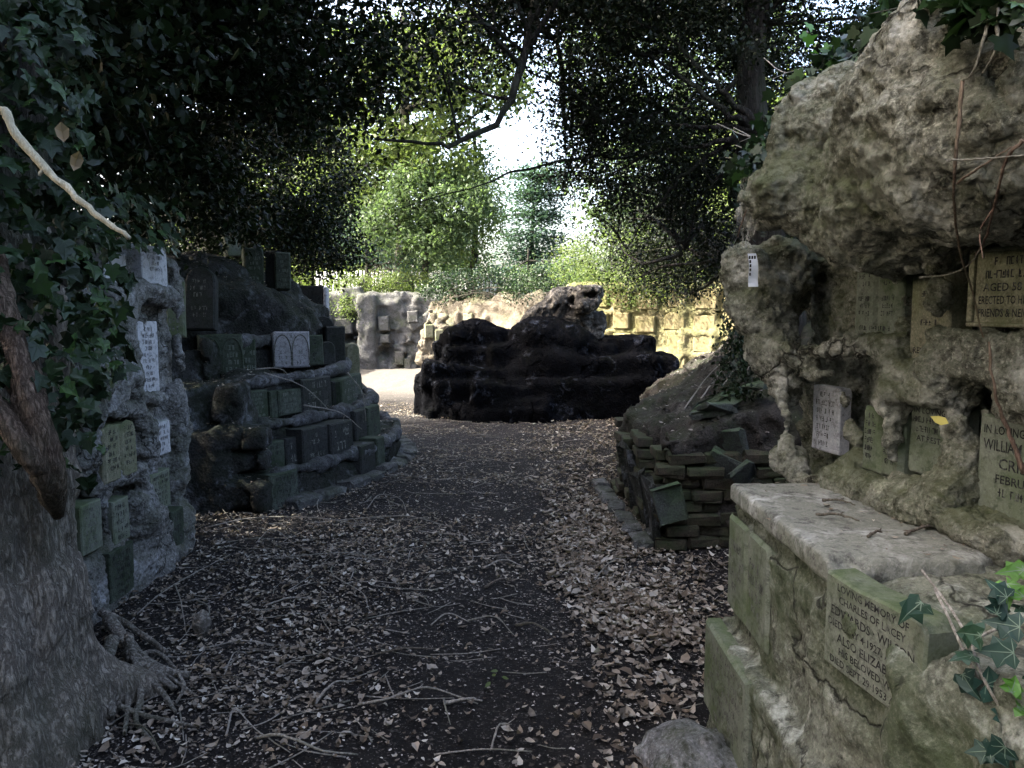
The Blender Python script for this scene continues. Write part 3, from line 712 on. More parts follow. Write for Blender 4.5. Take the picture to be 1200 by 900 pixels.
def slate(parent, c, half, yaw, pitch, roll, mat='slate', name='slate_slab', label=None, jit=.012):
    cy, sy = math.cos(yaw), math.sin(yaw); ax = np.array([[cy, sy, 0], [-sy, cy, 0], [0, 0, 1.]])
    a = ax[1]*math.cos(pitch)+ax[2]*math.sin(pitch); b = ax[2]*math.cos(pitch)-ax[1]*math.sin(pitch); ax = np.array([ax[0], a, b])
    a = ax[0]*math.cos(roll)+ax[2]*math.sin(roll); b = ax[2]*math.cos(roll)-ax[0]*math.sin(roll); ax = np.array([a, ax[1], b])
    V, fs = rbox(c, half, bev=.006, jit=jit, ax=ax); mb = MB(); mb.add(V, fs)
    o = mb.build(name, M[mat], parent)
    if label: o['label'] = label
    return o
p = W(785, 590, 4.85); slate(bm, p, (.10, .022, .12), .1, 0, .25, 'slate', label='broken pale slate stuck against the brick corner')
p = W(858, 525, 5.0); slate(bm, p, (.09, .02, .14), -.5, .35, .1, 'slate', label='upright slate fragment on top')
p = W(848, 545, 4.95); slate(bm, p, (.12, .02, .08), -.3, .3, -.5)
p = W(872, 558, 4.9); slate(bm, p, (.08, .02, .09), .4, .3, .7)
for px, py, Y, hx, hz in ((776, 575, 5.1, .03, .24), (773, 610, 5.4, .03, .22), (768, 580, 5.9, .03, .28), (766, 590, 6.3, .03, .2)):
    p = W(px, py, Y); p[2] = hz+.04; slate(bm, (.945+.03*rg.random(), Y, p[2]-.05*rg.random()), (.025, .13+.06*rg.random(), hz*.85), 0.12*rg.normal(), .1*rg.normal(), .1+.1*rg.random(), 'mound', jit=.018)
for i in range(4):
    x = 1.05+rg.random()*.7; y = 4.95+rg.random()*.5; slate(bm, (x, y, .72+(x-1.05)*.6), (.08+.1*rg.random(), .07+.06*rg.random(), .02), rg.random()*3, rg.normal()*.2, -.4+rg.normal()*.2, 'slate')
kb = thing('stone_kerb', (.92, 5.8, 0), 'row of grey kerb stones at the foot of the brick and slate mound', 'kerb')
for i in range(7):
    y = 5.05+i*.28; V, fs = rbox((.86+.05*math.sin(y*1.7)+rg.normal()*.01, y, .02), (.07, .125, .045), rg.normal()*.06, .02, .006); mb = MB(); mb.add(V, fs); mb.build('kerb_stone', M['kerb'], kb)
# ================================================================== craggy wall on the left
LW = Frame((-2.28, 3.5), (.03, 1.0)).setn(1)
if LW.n[0] < 0: LW.setn(-1)
lwt = thing('craggy_rock_wall', (-2.4, 4.4, 0), 'narrow craggy grey rock wall with small lettered tablets, beside the ivy-clad tree', 'rock wall')
def lp(px, py, w=0.0):
    s, z = LW.px(px, py, w); return (s, w, z)
f = Field((-.3, -.95, -.1), (2.0, .45, 2.35), .016)
f.box((.78, -.435, .95), (.80, .42, 1.05), .05, .1); f.box((.9, -.6, 2.0), (.5, .3, .15), .1, .08)
L_ = lambda lst, k=.05, sub=False: f.chain([(*lp(px, py, w), r) for px, py, w, r in lst], k, sub)
L_([(203, 315, 0, .06), (210, 360, .01, .05), (208, 400, .03, .045), (212, 430, .04, .05), (205, 460, .03, .06), (212, 500, .04, .055), (210, 560, .03, .06), (205, 610, .0, .06)])
L_([(125, 335, .03, .05), (160, 338, .05, .06), (195, 350, .05, .06)])
L_([(165, 372, .04, .05), (158, 410, .02, .06), (155, 440, .04, .06), (162, 462, .05, .05), (190, 468, .04, .05)])
L_([(140, 350, .02, .08), (140, 400, .0, .09), (135, 450, .03, .08), (120, 480, .04, .05), (160, 482, .06, .05), (172, 500, .05, .04), (172, 530, .05, .05), (178, 555, .06, .05)])
L_([(105, 575, .04, .06), (130, 560, .05, .06), (160, 555, .06, .05), (175, 590, .08, .08), (172, 620, .07, .06)])
L_([(115, 590, .05, .05), (130, 615, .05, .05), (150, 640, .04, .05)])
L_([(160, 590, .08, .07), (168, 610, .09, .08), (185, 600, .08, .07)])
L_([(148, 350, .02, .1), (120, 420, .0, .12), (100, 480, .0, .12), (95, 540, .02, .1)])
f.box((.6, .0, .14), (.9, .12, .2), .08, .08)
f.ell(lp(190, 390, .02), (.07, .14, .17), .04, True); f.ell(lp(152, 640, .08), (.1, .1, .06), .04, True); f.ell(lp(178, 372, .05), (.1, .1, .03), .03, True)
f.rough([(.035, 2.6, 2, False), (.022, 6, 4, False), (.01, 16, 2, True)])
LT = []
def ltab(pl, pr, pt, pb, w=.0, **k):
    s0, _ = LW.px(pl, (pt+pb)/2, w); s1, _ = LW.px(pr, (pt+pb)/2, w); _, z1 = LW.px((pl+pr)/2, pt, w); _, z0 = LW.px((pl+pr)/2, pb, w)
    LT.append(((s0+s1)/2, abs(s1-s0), z0, z1, w, k))
ltab(164, 194, 288, 336, .05, t=.15, mat='tab_pale', lead='ink', rows=['#.8', '#.9', '#.4', '#.6', '', ''], label='pale cracked tablet at the top corner')
ltab(120, 146, 296, 332, .05, t=.15, mat='tab_pale', lead='ink', rows=['', '', '#.9', '#.8'], label='pale tablet at the top, half under the ivy')
ltab(160, 184, 376, 462, .045, t=.12, mat='tab_pale', lead='ink', rows=['#.6', '#.8', '#.7', '#.5', '#.9', '#.7', '#.5', '#.4', '#.8', '#.6'], label='tall white tablet beside the dark slot')
ltab(119, 159, 494, 562, .09, t=.15, mat='tab_buff', lead='lead', book='arched', rows=['#.7', '#.7', '#.8', '#.7', '#.9', '#.8', ''], label='pale open-book tablet at the middle of the wall')
ltab(176, 198, 494, 534, .07, t=.12, mat='tab_pale', lead='ink', rows=['#.8', '#.9', '#.9', '#.7', '#.5'], label='small white tablet near the far edge')
ltab(174, 198, 552, 598, .09, t=.12, mat='tab_grey', lead='lead', rows=['#.9', '#.9', '#.8', '#.9', '#.8', '#.9'])
ltab(130, 150, 584, 636, .09, t=.12, mat='tab_grey', lead='lead', rows=['#.9', '#.9', '#.8', '#.9', '#.8'])
ltab(92, 118, 588, 648, .09, t=.12, mat='tab_grey', lead='lead_mid', rows=['#.9', '#.9', '#.8', '#.9', '#.8', '#.9'])
ltab(126, 156, 640, 700, .12, t=.12, mat='tab_green', lead='lead', rows=['#.9', '#.9', '#.8', '#.9', '#.8', '#.7'], label='mossy green tablet at the foot of the wall')
ltab(200, 214, 596, 640, .10, t=.12, mat='tab_green', lead='lead', rows=['#.8', '#.7', '#.8'])
for s_, wd, z0, z1, w, k in LT: f.box((s_, w+.085, (z0+z1)/2), (wd*.46, .085, (z1-z0)*.47), .03, .02, sub=True)
V, Q = f.extract(); V = displace(V, Q, [(.008, 20, 3, False)]); V, Q = subdivide(V, Q); V = displace(V, Q, [(.005, 40, 3, True)])
Vw = LW.world(V[:, 0], V[:, 1], V[:, 2])
if LW.t[0]*LW.n[1]-LW.t[1]*LW.n[0] < 0: Q = Q[:, ::-1]
obj('rock_face', Vw, [Q], M['crag'], lwt)
for s_, wd, z0, z1, w, k in LT: tablet(lwt, LW.world(s_, w+.012, z0), LW.t, LW.n, wd, z1-z0, **k)
# ================================================================== stepped mound with memorial stones
sm = thing('stepped_memorial_mound', (-2.6, 8.2, 0), 'large stepped mound of dark rock faced with rows of mossy memorial tablets', 'memorial mound')
CURV = spline([(-2.35, 5.25), (-1.93, 5.92), (-1.62, 6.5), (-1.36, 7.2), (-1.24, 7.9), (-1.34, 8.7), (-1.75, 9.5), (-2.4, 10.1), (-3.2, 10.4)], 161)
TAN = np.gradient(CURV, axis=0); TAN /= np.linalg.norm(TAN, axis=1)[:, None]
NRM = np.stack([TAN[:, 1], -TAN[:, 0]], 1)
ARC = np.concatenate([[0], np.cumsum(np.linalg.norm(np.diff(CURV, axis=0), axis=1))])
def offc(d): return CURV-NRM*d
def at_px(px, d, z=.6, lo=14, hi=150):
    P = offc(d)[lo:hi]
    q = np.array([proj((x, y, z))[0] for x, y in P])
    top = int(np.argmax(q)); q = q[:top+1]
    if px >= q[-1]: i, fr = top-1, 1.0
    else:
        i = int(np.searchsorted(q, px)); i = max(1, min(i, top)); fr = (px-q[i-1])/(q[i]-q[i-1]+1e-9); i -= 1
    i2 = min(i+1, len(P)-1); p = P[i]*(1-fr)+P[i2]*fr; k = lo+i
    return p, TAN[k], NRM[k]
STEPS = [(0.0, .30), (.26, .66), (.55, 1.02), (1.0, 1.36), (1.45, 1.75), (1.75, 2.05)]
f = Field((-5.6, 5.1, -.05), (-.95, 10.9, 2.6), .036); f_md = f
sl, X, Y, Z = f.reg((-5.7, 5.0, -.1), (-.9, 11, 2.6))
XX, YY = np.meshgrid(f.ax[0], f.ax[1], indexing='ij')
D2 = np.full(XX.shape, 9.0); SG = np.zeros(XX.shape)
for (x, y), (nx_, ny_) in zip(CURV, NRM):
    dd = np.hypot(XX-x, YY-y); m = dd < D2; D2[m] = dd[m]; SG[m] = ((XX-x)*nx_+(YY-y)*ny_)[m]
D2 = np.where(SG > 0, -D2, D2)          # positive inside
D2 = D2+.05*fbm(XX, YY, 0*XX, 1.9, 2)
H = np.full(XX.shape, -.2)
pz = -.2
for d0, z in STEPS:
    H = H+(z-pz)*np.clip((D2-d0)/.06+.5, 0, 1); pz = z
H = H+np.clip(D2-1.9, 0, 1)*.35+.05*fbm(XX, YY, 0*XX, 2.6, 3)
H = H-np.clip((D2-.9)/.5, 0, 1)*np.clip((7.2-YY)/1.2, 0, 1)*.25
front = 5.88-.12*np.clip((-1.9-XX), 0, 3)+.05*fbm(XX, YY*0, 0*XX, 3, 2)
fr3 = front[:, :, None]+np.clip(Z-.35, 0, 3)*.22
f.F[:] = np.maximum(np.maximum(np.minimum(Z-H[:, :, None], 3)*.7, -D2[:, :, None]*.8), fr3-YY[:, :, None])

def mstone(pl, pr, pt, pb, d, mat='tab_green', lead='lead', rows=('#.8', '#.9', '#.8', '#.7'), zref=None, depth=.22, out=.05, lean=.10, name='memorial_tablet', **k):
    pm, py = (pl+pr)/2, (pt+pb)/2; z = .6
    for _ in range(3):
        c, tn, nr = at_px(pm, d-out, z); z = zat(pm, py, c[1])
    z0, z1 = zat(pm, pb, c[1]), zat(pm, pt, c[1])
    a = at_px(pl, d-out, z)[0]; b = at_px(pr, d-out, z)[0]; w = max(.10, np.linalg.norm(b-a))
    return tablet(sm, (c[0], c[1], z0), tn, nr, w, z1-z0, t=depth, rows=list(rows), mat=mat, lead=lead, lean=lean*.4, bev=.012, name=name, **k)
T4 = ('#.8', '#.9', '#.8', '#.9', '#.7', '#.8'); SLUMP = []
# lowest row
mstone(318, 352, 553, 604, 0, rows=T4, label='mossy green tablet at the near bottom corner')
mstone(358, 388, 500, 580, .12, 'tab_dark', 'lead_mid', ('#.4', '#.6', '', '#.8', '#.9', '', '#.8', '#.9', ''), depth=.3, label='tall dark slab spanning two steps')
mstone(390, 416, 494, 548, .10, 'tab_dark', 'lead_mid', ('#.8', '#.7', '#.8'), depth=.3)
mstone(424, 441, 520, 556, .0, 'tab_dark', rows=())
mstone(443, 452, 512, 545, .0, 'tab_green', rows=())
# second row
mstone(305, 336, 518, 566, .20, rows=T4)
mstone(337, 356, 512, 560, .20, 'tab_dark', 'lead_mid', ('#.8', '#.7', '#.8'))
mstone(418, 431, 480, 518, .2, 'tab_dark', rows=('#.7', '#.6'))
mstone(433, 446, 475, 512, .2, 'tab_green', rows=('#.7', '#.6'))
# third row
mstone(283, 316, 458, 498, .50, 'tab_green', 'lead_green', ('#.9', '#.9', '#.8', '#.9', '#.7', '#.9', '#.8'), label='mossy tablet with clear pale lettering on the third step')
mstone(318, 327, 458, 492, .52, 'tab_green', rows=())
mstone(328, 355, 456, 486, .50, 'tab_green', 'lead_green', ('#.9', '#.8', '#.9', '#.7'))
mstone(356, 390, 442, 482, .50, 'tab_dark', 'lead_mid', ('#.7', '#.9', '#.8'))
mstone(392, 402, 446, 478, .50, 'tab_dark', rows=())
mstone(404, 424, 440, 480, .48, 'tab_green', 'lead_mid', ('#.8', '#.9', '#.8', '#.9'))
mstone(426, 438, 440, 474, .45, 'tab_dark', rows=())
# standing stones on the ledge and the upper slope
def sstone(pl, pr, pt, pb, Y, n, mat='tab_green', lead='lead', rows=(), t=.22, lean=.06, **k):
    n = np.array(n, float); n /= np.linalg.norm(n); r = np.array([-n[1], n[0]])
    c = W((pl+pr)/2, pb, Y); f_ = max(.35, abs(n[1])); w = abs(W(pr, pb, Y)[0]-W(pl, pb, Y)[0])/f_
    return tablet(sm, c, r, n, w, zat((pl+pr)/2, pt, Y)-c[2], t, list(rows), mat, lead, bev=.014, lean=lean, **k)
sstone(238, 283, 391, 441, 6.72, (.42, -.9), 'tab_green', 'lead_green', ('', '#.5', '#.8', '#.9', '#.8'), arch='rim', t=.4, label='mossy tablet carved with twin pointed arches')
sstone(285, 300, 397, 438, 6.95, (.45, -.9), 'tab_green', 'lead_green', ('#.8', '#.9', '#.8', '#.9'))
sstone(323, 362, 388, 431, 7.25, (.38, -.92), 'tab_pale2', 'lead_mid', ('|#.4', '', '', '#.4', '#.7', '#.6'), arch='line', t=.3, label='pale tablet engraved with twin pointed arches')
sstone(364, 379, 392, 428, 7.6, (.6, -.8), 'tab_green', rows=('#.7', '#.6'), t=.3)
sstone(379, 393, 400, 428, 7.8, (.5, -.85), 'tab_dark', top='round')
sstone(384, 405, 382, 432, 8.1, (.35, -.94), 'tab_dark', t=.35, label='square dark stone at the far end of the ledge')
sstone(408, 422, 402, 446, 8.5, (.5, -.86), 'tab_buff', top='round', t=.3)
sstone(368, 392, 370, 404, 8.4, (.4, -.9), 'tab_dark', top='round', t=.5)
sstone(350, 379, 334, 382, 9.0, (.12, -.99), 'tab_dark', t=.2, label='dark upright slab with a pale edge facing the light')
sstone(379, 384, 336, 382, 9.0, (.12, -.99), 'tab_pale', t=.18)  # thin pale strip paints the lit right edge of the dark slab
sstone(289, 309, 290, 338, 7.9, (.45, -.9), 'tab_green', 'lead_green', ('#.8', '#.9', '#.6', '#.7', '', '#.6', '#.8'), label='green upright tablet, left of the upper pair')
sstone(309, 324, 293, 340, 8.05, (-.3, -.95), 'tab_dark', t=.15)
sstone(324, 341, 295, 339, 8.0, (.4, -.92), 'tab_green', 'lead_green', ('#.8', '#.9', '#.6', '#.7', '', '#.6', '#.8'), t=.25, label='green upright tablet, right of the upper pair')
for px, py, Y, r in ((310, 356, 7.9, (.55, .5, .3)), (255, 330, 7.6, (.5, .5, .2)), (232, 300, 7.8, (.5, .5, .3)), (372, 392, 9.1, (.3, .5, .3))):
    c3 = W(px, py, Y); 
    if True: SLUMP.append((c3-np.array([0, 0, r[2]*.9]), r))
p = W(234, 386, 6.75); tablet(sm, p, (1, .12), (.12, -1), .26, .57, .12, ['', '#.6', '#.8', '#.6', '', '#.8', '#.6', ''], 'tab_dark', 'lead_mid', top='round', bev=.015, lean=.15, label='tall black round-topped tablet facing the camera')
p = W(206, 395, 6.3); tablet(sm, p, (1, .3), (.3, -1), .15, .5, .1, ['#.8']*6, 'tab_grey', 'lead_mid', bev=.015, lean=.1)
p = W(276, 300, 8.2); tablet(sm, p, (.5, .86), (.86, -.5), .2, .42, .06, [], 'tab_grey', lean=.1, roll=.1)
# slumped rocks and the kerb round its foot
def lump(parent, c, r, mat, name='rock', seed=0, h=.03, amp=.22, label=None):
    f = Field(np.array(c)-np.array(r)*1.5, np.array(c)+np.array(r)*1.5, h)
    f.ell(c, r, .03); f.rough([(min(r)*amp, .9/max(r), 3, False), (min(r)*amp*.5, 3.2/max(r), 2, True)], .5)
    V, Q = f.extract(); o = obj(name, V, [Q], M[mat], parent)
    if label: o['label'] = label
    return o
for px, py, r, d in ((408, 562, (.22, .24, .10), .0),):
    c, _, nr = at_px(px, d, .5); SLUMP.append((np.array([c[0]-nr[0]*.1, c[1]-nr[1]*.1, zat(px, py, c[1])-r[2]*.4]), r))
f = f_md
for px, py, Y, r in ((318, 356, 8.15, (.55, .5, .32)), (270, 345, 7.7, (.5, .5, .3)), (345, 352, 8.7, (.4, .4, .2)), (285, 318, 8.6, (.6, .5, .25))): SLUMP.append((W(px, py, Y)-np.array([0, 0, r[2]*.8]), r))
for c3, r in SLUMP: f.ell(c3, r, .12)
rg = np.random.default_rng(4)
for px0, px1, pt, pb, Y in ((236, 318, 562, 604, 5.80), (246, 312, 503, 556, 5.86), (246, 285, 448, 496, 5.98), (232, 246, 395, 445, 6.5)):
    a, b = W(px0, (pt+pb)/2, Y), W(px1, (pt+pb)/2, Y); z0, z1 = zat(px0, pb, Y), zat(px0, pt, Y); nr = max(1, int((z1-z0)/.16))
    for i in range(nr):
        x = a[0]
        while x < b[0]-.05:
            L = min(.16+rg.random()*.22, b[0]-x); f.box((x+L/2, Y+.13+rg.normal()*.02, z0+(i+.5)*(z1-z0)/nr), (L/2-.004, .15, (z1-z0)/nr/2-.004), .012, .02, rg.normal()*.05); x += L
f.rough([(.03, 2.8, 3, False), (.014, 9, 3, True)], .25)
V, Q = f.extract(); V = displace(V, Q, [(.008, 9, 2, False), (.008, 19, 3, False)])
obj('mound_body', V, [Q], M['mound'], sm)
for d0, zt in ((-.02, .285), (.24, .645), (.52, .995), (.93, 1.33)):
    P2_ = offc(d0+.05); k0 = 22+int(d0*14); pts = [(P2_[i][0], P2_[i][1], zt+.012*math.sin(i*1.3+d0*9), .062+.014*math.sin(i*2.1)) for i in range(k0, 128, 5)]
    A_ = np.array(pts)[:, :3]; f = Field(A_.min(0)-.16, A_.max(0)+.16, .026); f.chain(pts, .03)
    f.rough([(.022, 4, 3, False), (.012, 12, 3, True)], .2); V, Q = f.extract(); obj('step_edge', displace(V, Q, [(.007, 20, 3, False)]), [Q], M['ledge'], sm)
kl = thing('curved_kerb', (-1.1, 7.2, 0), 'curving edge of rough grey kerb stones round the foot of the stepped mound', 'kerb')
kp = offc(-.09); arc = 0; i0 = 22
while i0 < 120:
    L = .22+rg.random()*.16; j = i0
    while j < 150 and ARC[j]-ARC[i0] < L: j += 1
    c = (kp[i0]+kp[j])/2; tn = TAN[(i0+j)//2]
    V, fs = rbox((c[0], c[1], .03+rg.normal()*.01), (L/2-.012, .085+rg.random()*.02, .055), math.atan2(tn[1], tn[0])+rg.normal()*.05, .025, .01); mb = MB(); mb.add(V, fs); mb.build('kerb_stone', M['kerb'], kl, smooth=False); i0 = j
# ================================================================== black rock pile with the stone figure on top
rp_ = thing('rock_pile', (.6, 11.6, 0), 'big black pile of rounded boulders standing in the middle of the path', 'rock pile')
f = Field((-1.75, 10.5, -.1), (3.0, 13.6, 1.95), .036)
def B(px, py, Y, hf, rnd=.1, rot=0, tilt=0, k=.06): f.box(W(px, py, Y), hf, k, rnd, rot, False, tilt)
def E(px, py, Y, r, k=.08): f.ell(W(px, py, Y), r, k)
B(640, 470, 12.0, (1.75, .9, .45), .12); B(545, 462, 12.0, (.70, .7, .45), .08, .15, -.12); E(520, 455, 11.7, (.45, .5, .42)); B(505, 470, 11.8, (.25, .3, .45), .06)
B(590, 482, 11.3, (.75, .40, .20), .08, -.1, .08); E(560, 485, 11.2, (.4, .3, .2)); E(620, 492, 11.15, (.7, .3, .14))
B(590, 452, 11.7, (.6, .45, .26), .1, .1, -.14); E(610, 440, 11.6, (.4, .4, .24)); B(690, 470, 11.6, (.95, .6, .42), .12); B(770, 462, 11.9, (.36, .6, .42), .12, -.1, .2); E(782, 485, 11.8, (.28, .5, .42))
B(735, 440, 12.0, (.75, .6, .32), .1, 0, .08); B(645, 425, 12.0, (1.0, .6, .35), .14)
B(558, 402, 12.1, (.50, .45, .26), .14); E(560, 388, 12.1, (.34, .36, .20), .1); E(535, 398, 12.0, (.3, .4, .18)); E(596, 396, 12.1, (.3, .35, .13), .1)
E(640, 402, 11.8, (.62, .5, .36)); E(630, 393, 11.75, (.42, .4, .27)); E(672, 404, 11.7, (.42, .4, .27)); E(640, 384, 11.95, (.38, .35, .20)); E(660, 390, 11.8, (.3, .3, .2))
B(733, 408, 12.0, (.42, .42, .20), .08, .05); E(745, 415, 11.9, (.28, .4, .24))
B(700, 452, 11.65, (.95, .5, .48), .12, 0, .06, .04); E(650, 432, 11.5, (.72, .4, .40), .05); B(555, 425, 12.0, (.5, .5, .3), .12, k=.04); B(525, 440, 11.7, (.42, .5, .22), .06, .1, -.1, .03); B(600, 486, 11.1, (.55, .28, .13), .05, -.1, .08, .03); B(585, 462, 11.3, (.45, .35, .2), .08, .1, -.15, .03)
rg = np.random.default_rng(31)
for i in range(75):
    py = 408+88*rg.random(); px = 500+285*rg.random(); lim = 505+(495-py)*.18
    if px < lim or px > 790-(495-py)*.45: continue
    Yb = 11.05+(497-py)/92*.75+.25*abs(px-640)/150; B(px, py, Yb-.02, (.12+.22*rg.random(), .16, .07+.12*rg.random()), .045, rg.normal()*.4, rg.normal()*.18, .018)
f.rough([(.025, 1.6, 2, False), (.012, 4.5, 3, False), (.012, 14, 2, True)], .25)
V, Q = f.extract(); V = displace(V, Q, [(.012, 7, 4, False), (.006, 20, 2, True)])
obj('boulders', V, [Q], M['glint_rock'], rp_)
for px, pt, pb, w, Y in ((655, 404, 422, .5, 11.22), (740, 395, 418, .36, 11.5), (600, 448, 470, .2, 11.2), (718, 445, 468, .34, 10.95)):
    c = W(px, pb, Y+.12); tablet(rp_, c, (1, 0), (0, -1), w, zat(px, pt, Y)-c[2], .4, ['#.8', '#.6'], 'tab_dark', 'lead', bev=.02)
fg = thing('stone_figure', tuple(W(668, 392, 12.1)), 'weathered stone figure with a rounded head, crouching on top of the black rock pile', 'statue')
f = Field((-.1, 11.3, 1.0), (1.75, 13.0, 2.3), .02)
P_ = lambda px, py, Y=12.15: W(px, py, Y)
f.chain([(*P_(606, 392), .13), (*P_(632, 372), .19), (*P_(655, 356), .23), (*P_(672, 352), .23)], .1)
f.chain([(*P_(625, 392), .14), (*P_(655, 378), .22), (*P_(680, 372), .24)], .1)
f.ell(P_(688, 350, 11.98), (.255, .27, .20), .06); f.ell(P_(694, 341, 11.98), (.20, .25, .13), .06); f.ell(P_(684, 358, 11.9), (.20, .22, .14), .05)
f.box(P_(692, 383, 12.15), (.215, .24, .24), .06, .08); f.box(P_(662, 386, 12.2), (.2, .25, .2), .08, .1)
f.ell(P_(694, 346.5, 11.74), (.135, .14, .045), .03, True); f.ell(P_(672, 352, 11.78), (.03, .1, .07), .03, True)
for px, py, r in ((632, 370, .03), (640, 366, .03), (650, 366, .035), (658, 372, .03)): f.cap(P_(px-8, py+14, 11.92), P_(px+5, py-12, 11.95), r, r*.6, .03, True)
for px, py, r in ((636, 368, .03), (645, 366, .03), (654, 366, .03)): f.cap(P_(px-8, py+16, 11.93), P_(px+5, py-12, 11.95), r, r*.7, .03)
f.rough([(.03, 4, 2, False), (.018, 12, 3, True)])
V, Q = f.extract(); V = displace(V, Q, [(.008, 26, 3, False)])
obj('figure_body', V, [Q], M['figure'], fg)
# ================================================================== ochre memorial wall behind on the right
YW = Frame((1.0, 14.7), (.82, -.57)).setn(1)
if YW.n[1] > 0: YW.setn(-1)
yw = thing('ochre_memorial_wall', (2.6, 13.5, 0), 'long ochre stone wall covered in a grid of square memorial tablets, behind the rock pile', 'memorial wall')
f = Field((-.3, -.9, -.1), (5.9, .3, 2.3), .035)
f.box((2.7, -.45, 1.0), (2.85, .40, 1.08), .05, .06)
f.chain([(.1, -.1, 2.02, .13), (1.5, -.12, 2.05, .12), (3.0, -.1, 2.0, .13), (5.5, -.1, 2.02, .13)])
for x in (.45, 1.02, 1.6, 2.2, 2.78, 3.36, 3.9, 4.45): f.chain([(x+.22, -.05, .05, .08), (x+.25, -.06, 1.9, .07)], .06)
for z in (.4, .82, 1.22, 1.6): f.chain([(0, -.06, z, .06), (5.5, -.06, z+.02, .06)], .05)
f.rough([(.03, 2.6, 2, False), (.022, 8, 3, False)], .2)
V, Q = f.extract(); V = displace(V, Q, [(.01, 20, 3, False)])
Vw = YW.world(V[:, 0], V[:, 1], V[:, 2])
if YW.t[0]*YW.n[1]-YW.t[1]*YW.n[0] < 0: Q = Q[:, ::-1]
obj('wall_body', Vw, [Q], M['yellow'], yw)
rg = np.random.default_rng(21)
for r_, z in enumerate((.06, .46, .87, 1.27, 1.65)):
    for c_ in range(9):
        s = .22+.57*c_*.92+rg.normal()*.03
        if s > 4.9 or (r_ == 4 and c_ < 3 and rg.random() < .5): continue
        w = .33+rg.random()*.08; h = .29+rg.random()*.05
        tablet(yw, YW.world(s, -.005+rg.random()*.04, z+rg.normal()*.02), YW.t, YW.n, w, h, .2, ['#.8', '#.9', '#.7', '#.8'], 'tab_yel', 'lead_yel', bev=.02, roll=rg.normal()*.02, top='flat' if rg.random() < .8 else 'round')
# ================================================================== tan wall with rounded coping and a pale pier (behind the pile, left)
tw = thing('rounded_stone_wall', (-.6, 16.6, 0), 'tan stone wall with big rounded coping stones, between the rock pile and the back wall', 'stone wall')
TW = Frame((-2.05, 18.0), (.76, -.65)).setn(1)
if TW.n[1] > 0: TW.setn(-1)
f = Field((-.4, -1.2, -.1), (4.4, .45, 2.35), .045)
f.box((2.0, -.55, .9), (2.1, .4, .95), .05, .1)
for s in (.55, 1.35, 2.2, 3.0, 3.8): f.ell((s, -.5, 1.72), (.46, .42, .34), .06)
for s in (.15, .95, 1.8): f.chain([(s, -.1, 0, .1), (s, -.12, 1.5, .08)])
f.rough([(.05, 2.2, 2, False), (.03, 7, 3, False)], .25)
V, Q = f.extract(); V = displace(V, Q, [(.015, 14, 3, False)])
Vw = TW.world(V[:, 0], V[:, 1], V[:, 2])
if TW.t[0]*TW.n[1]-TW.t[1]*TW.n[0] < 0: Q = Q[:, ::-1]
obj('wall_body', Vw, [Q], M['tan'], tw)
for s, z in ((.3, 1.2), (.32, .7), (.7, 1.25), (.75, .75), (1.25, 1.2), (1.3, .7), (.5, .25), (1.1, .25)):
    tablet(tw, YW.world(0, 0, 0)*0+TW.world(s, -.11, z), TW.t, TW.n, .3, .36, .25, ['#.8', '#.7', '#.8'], 'tab_buff', 'lead_mid', bev=.02)
pr = thing('pale_tufa_pier', (-1.9, 17.4, 0), 'knobbly pale pier of stacked tufa at the left end of the rounded wall', 'pier')
f = Field((-2.7, 16.8, -.1), (-1.2, 18.1, 1.9), .03)
for px, py, r in ((497, 420, .2), (508, 420, .2), (515, 418, .2), (499, 405, .16), (510, 404, .17), (518, 402, .17), (500, 392, .13), (512, 388, .16), (519, 385, .16), (502, 380, .11), (514, 376, .13), (520, 372, .12), (505, 372, .08), (506, 366, .07)):
    f.ell(W(px, py, 17.4), (r*1.05, r*1.1, r*.95), .05)
f.box(W(510, 412, 17.5), (.32, .2, .45), .06, .1)
f.rough([(.06, 4, 2, False), (.03, 11, 3, True)], .2)
V, Q = f.extract(); obj('pier_body', V, [Q], M['tan'], pr)
for px, pt, pb in ((503, 380, 396), (515, 386, 402)):
    c = W(px, pb, 17.16); tablet(pr, c, (1, .2), (.2, -1), .2, zat(px, pt, 17.16)-c[2], .2, [], 'tab_buff', bev=.02)
# ================================================================== grey rubble wall at the far left
bw = thing('back_rubble_wall', (-3.8, 21.2, 0), 'grey rubble retaining wall with small niches at the far end of the path', 'rubble wall')
f = Field((-8.6, 20.4, -.1), (-1.0, 23.0, 2.7), .055)
f.box((-4.8, 22.0, 1.0), (3.7, .75, 1.12), .05, .1, rot=.0)
rg = np.random.default_rng(5)
for i in range(190):
    x = -8+rg.random()*6.6; z = rg.random()*2.15; f.box((x, 21.25+z*.05+rg.normal()*.04, z), (.12+rg.random()*.22, .12, .06+rg.random()*.10), .03, .04, rg.normal()*.12, False, rg.normal()*.15)
for px, py, r in ((402, 395, .3), (450, 412, .16), (450, 398, .12), (430, 400, .35), (425, 420, .2), (480, 405, .2), (470, 420, .16)):
    f.ell(W(px, py, 21.1), (r, .3, r*.7), .05, True)
f.box((-4.05, 21.1, .95), (.25, .16, 1.1), .06, .06); f.box((-5.5, 21.1, 1.2), (.5, .2, .4), .06, .1)
f.box(W(450, 413, 20.95), (.13, .3, .13), .03, .02, sub=True)
f.rough([(.07, 2, 3, False), (.035, 6, 3, False)], .3)
V, Q = f.extract(); obj('wall_body', V, [Q], M['back'], bw)
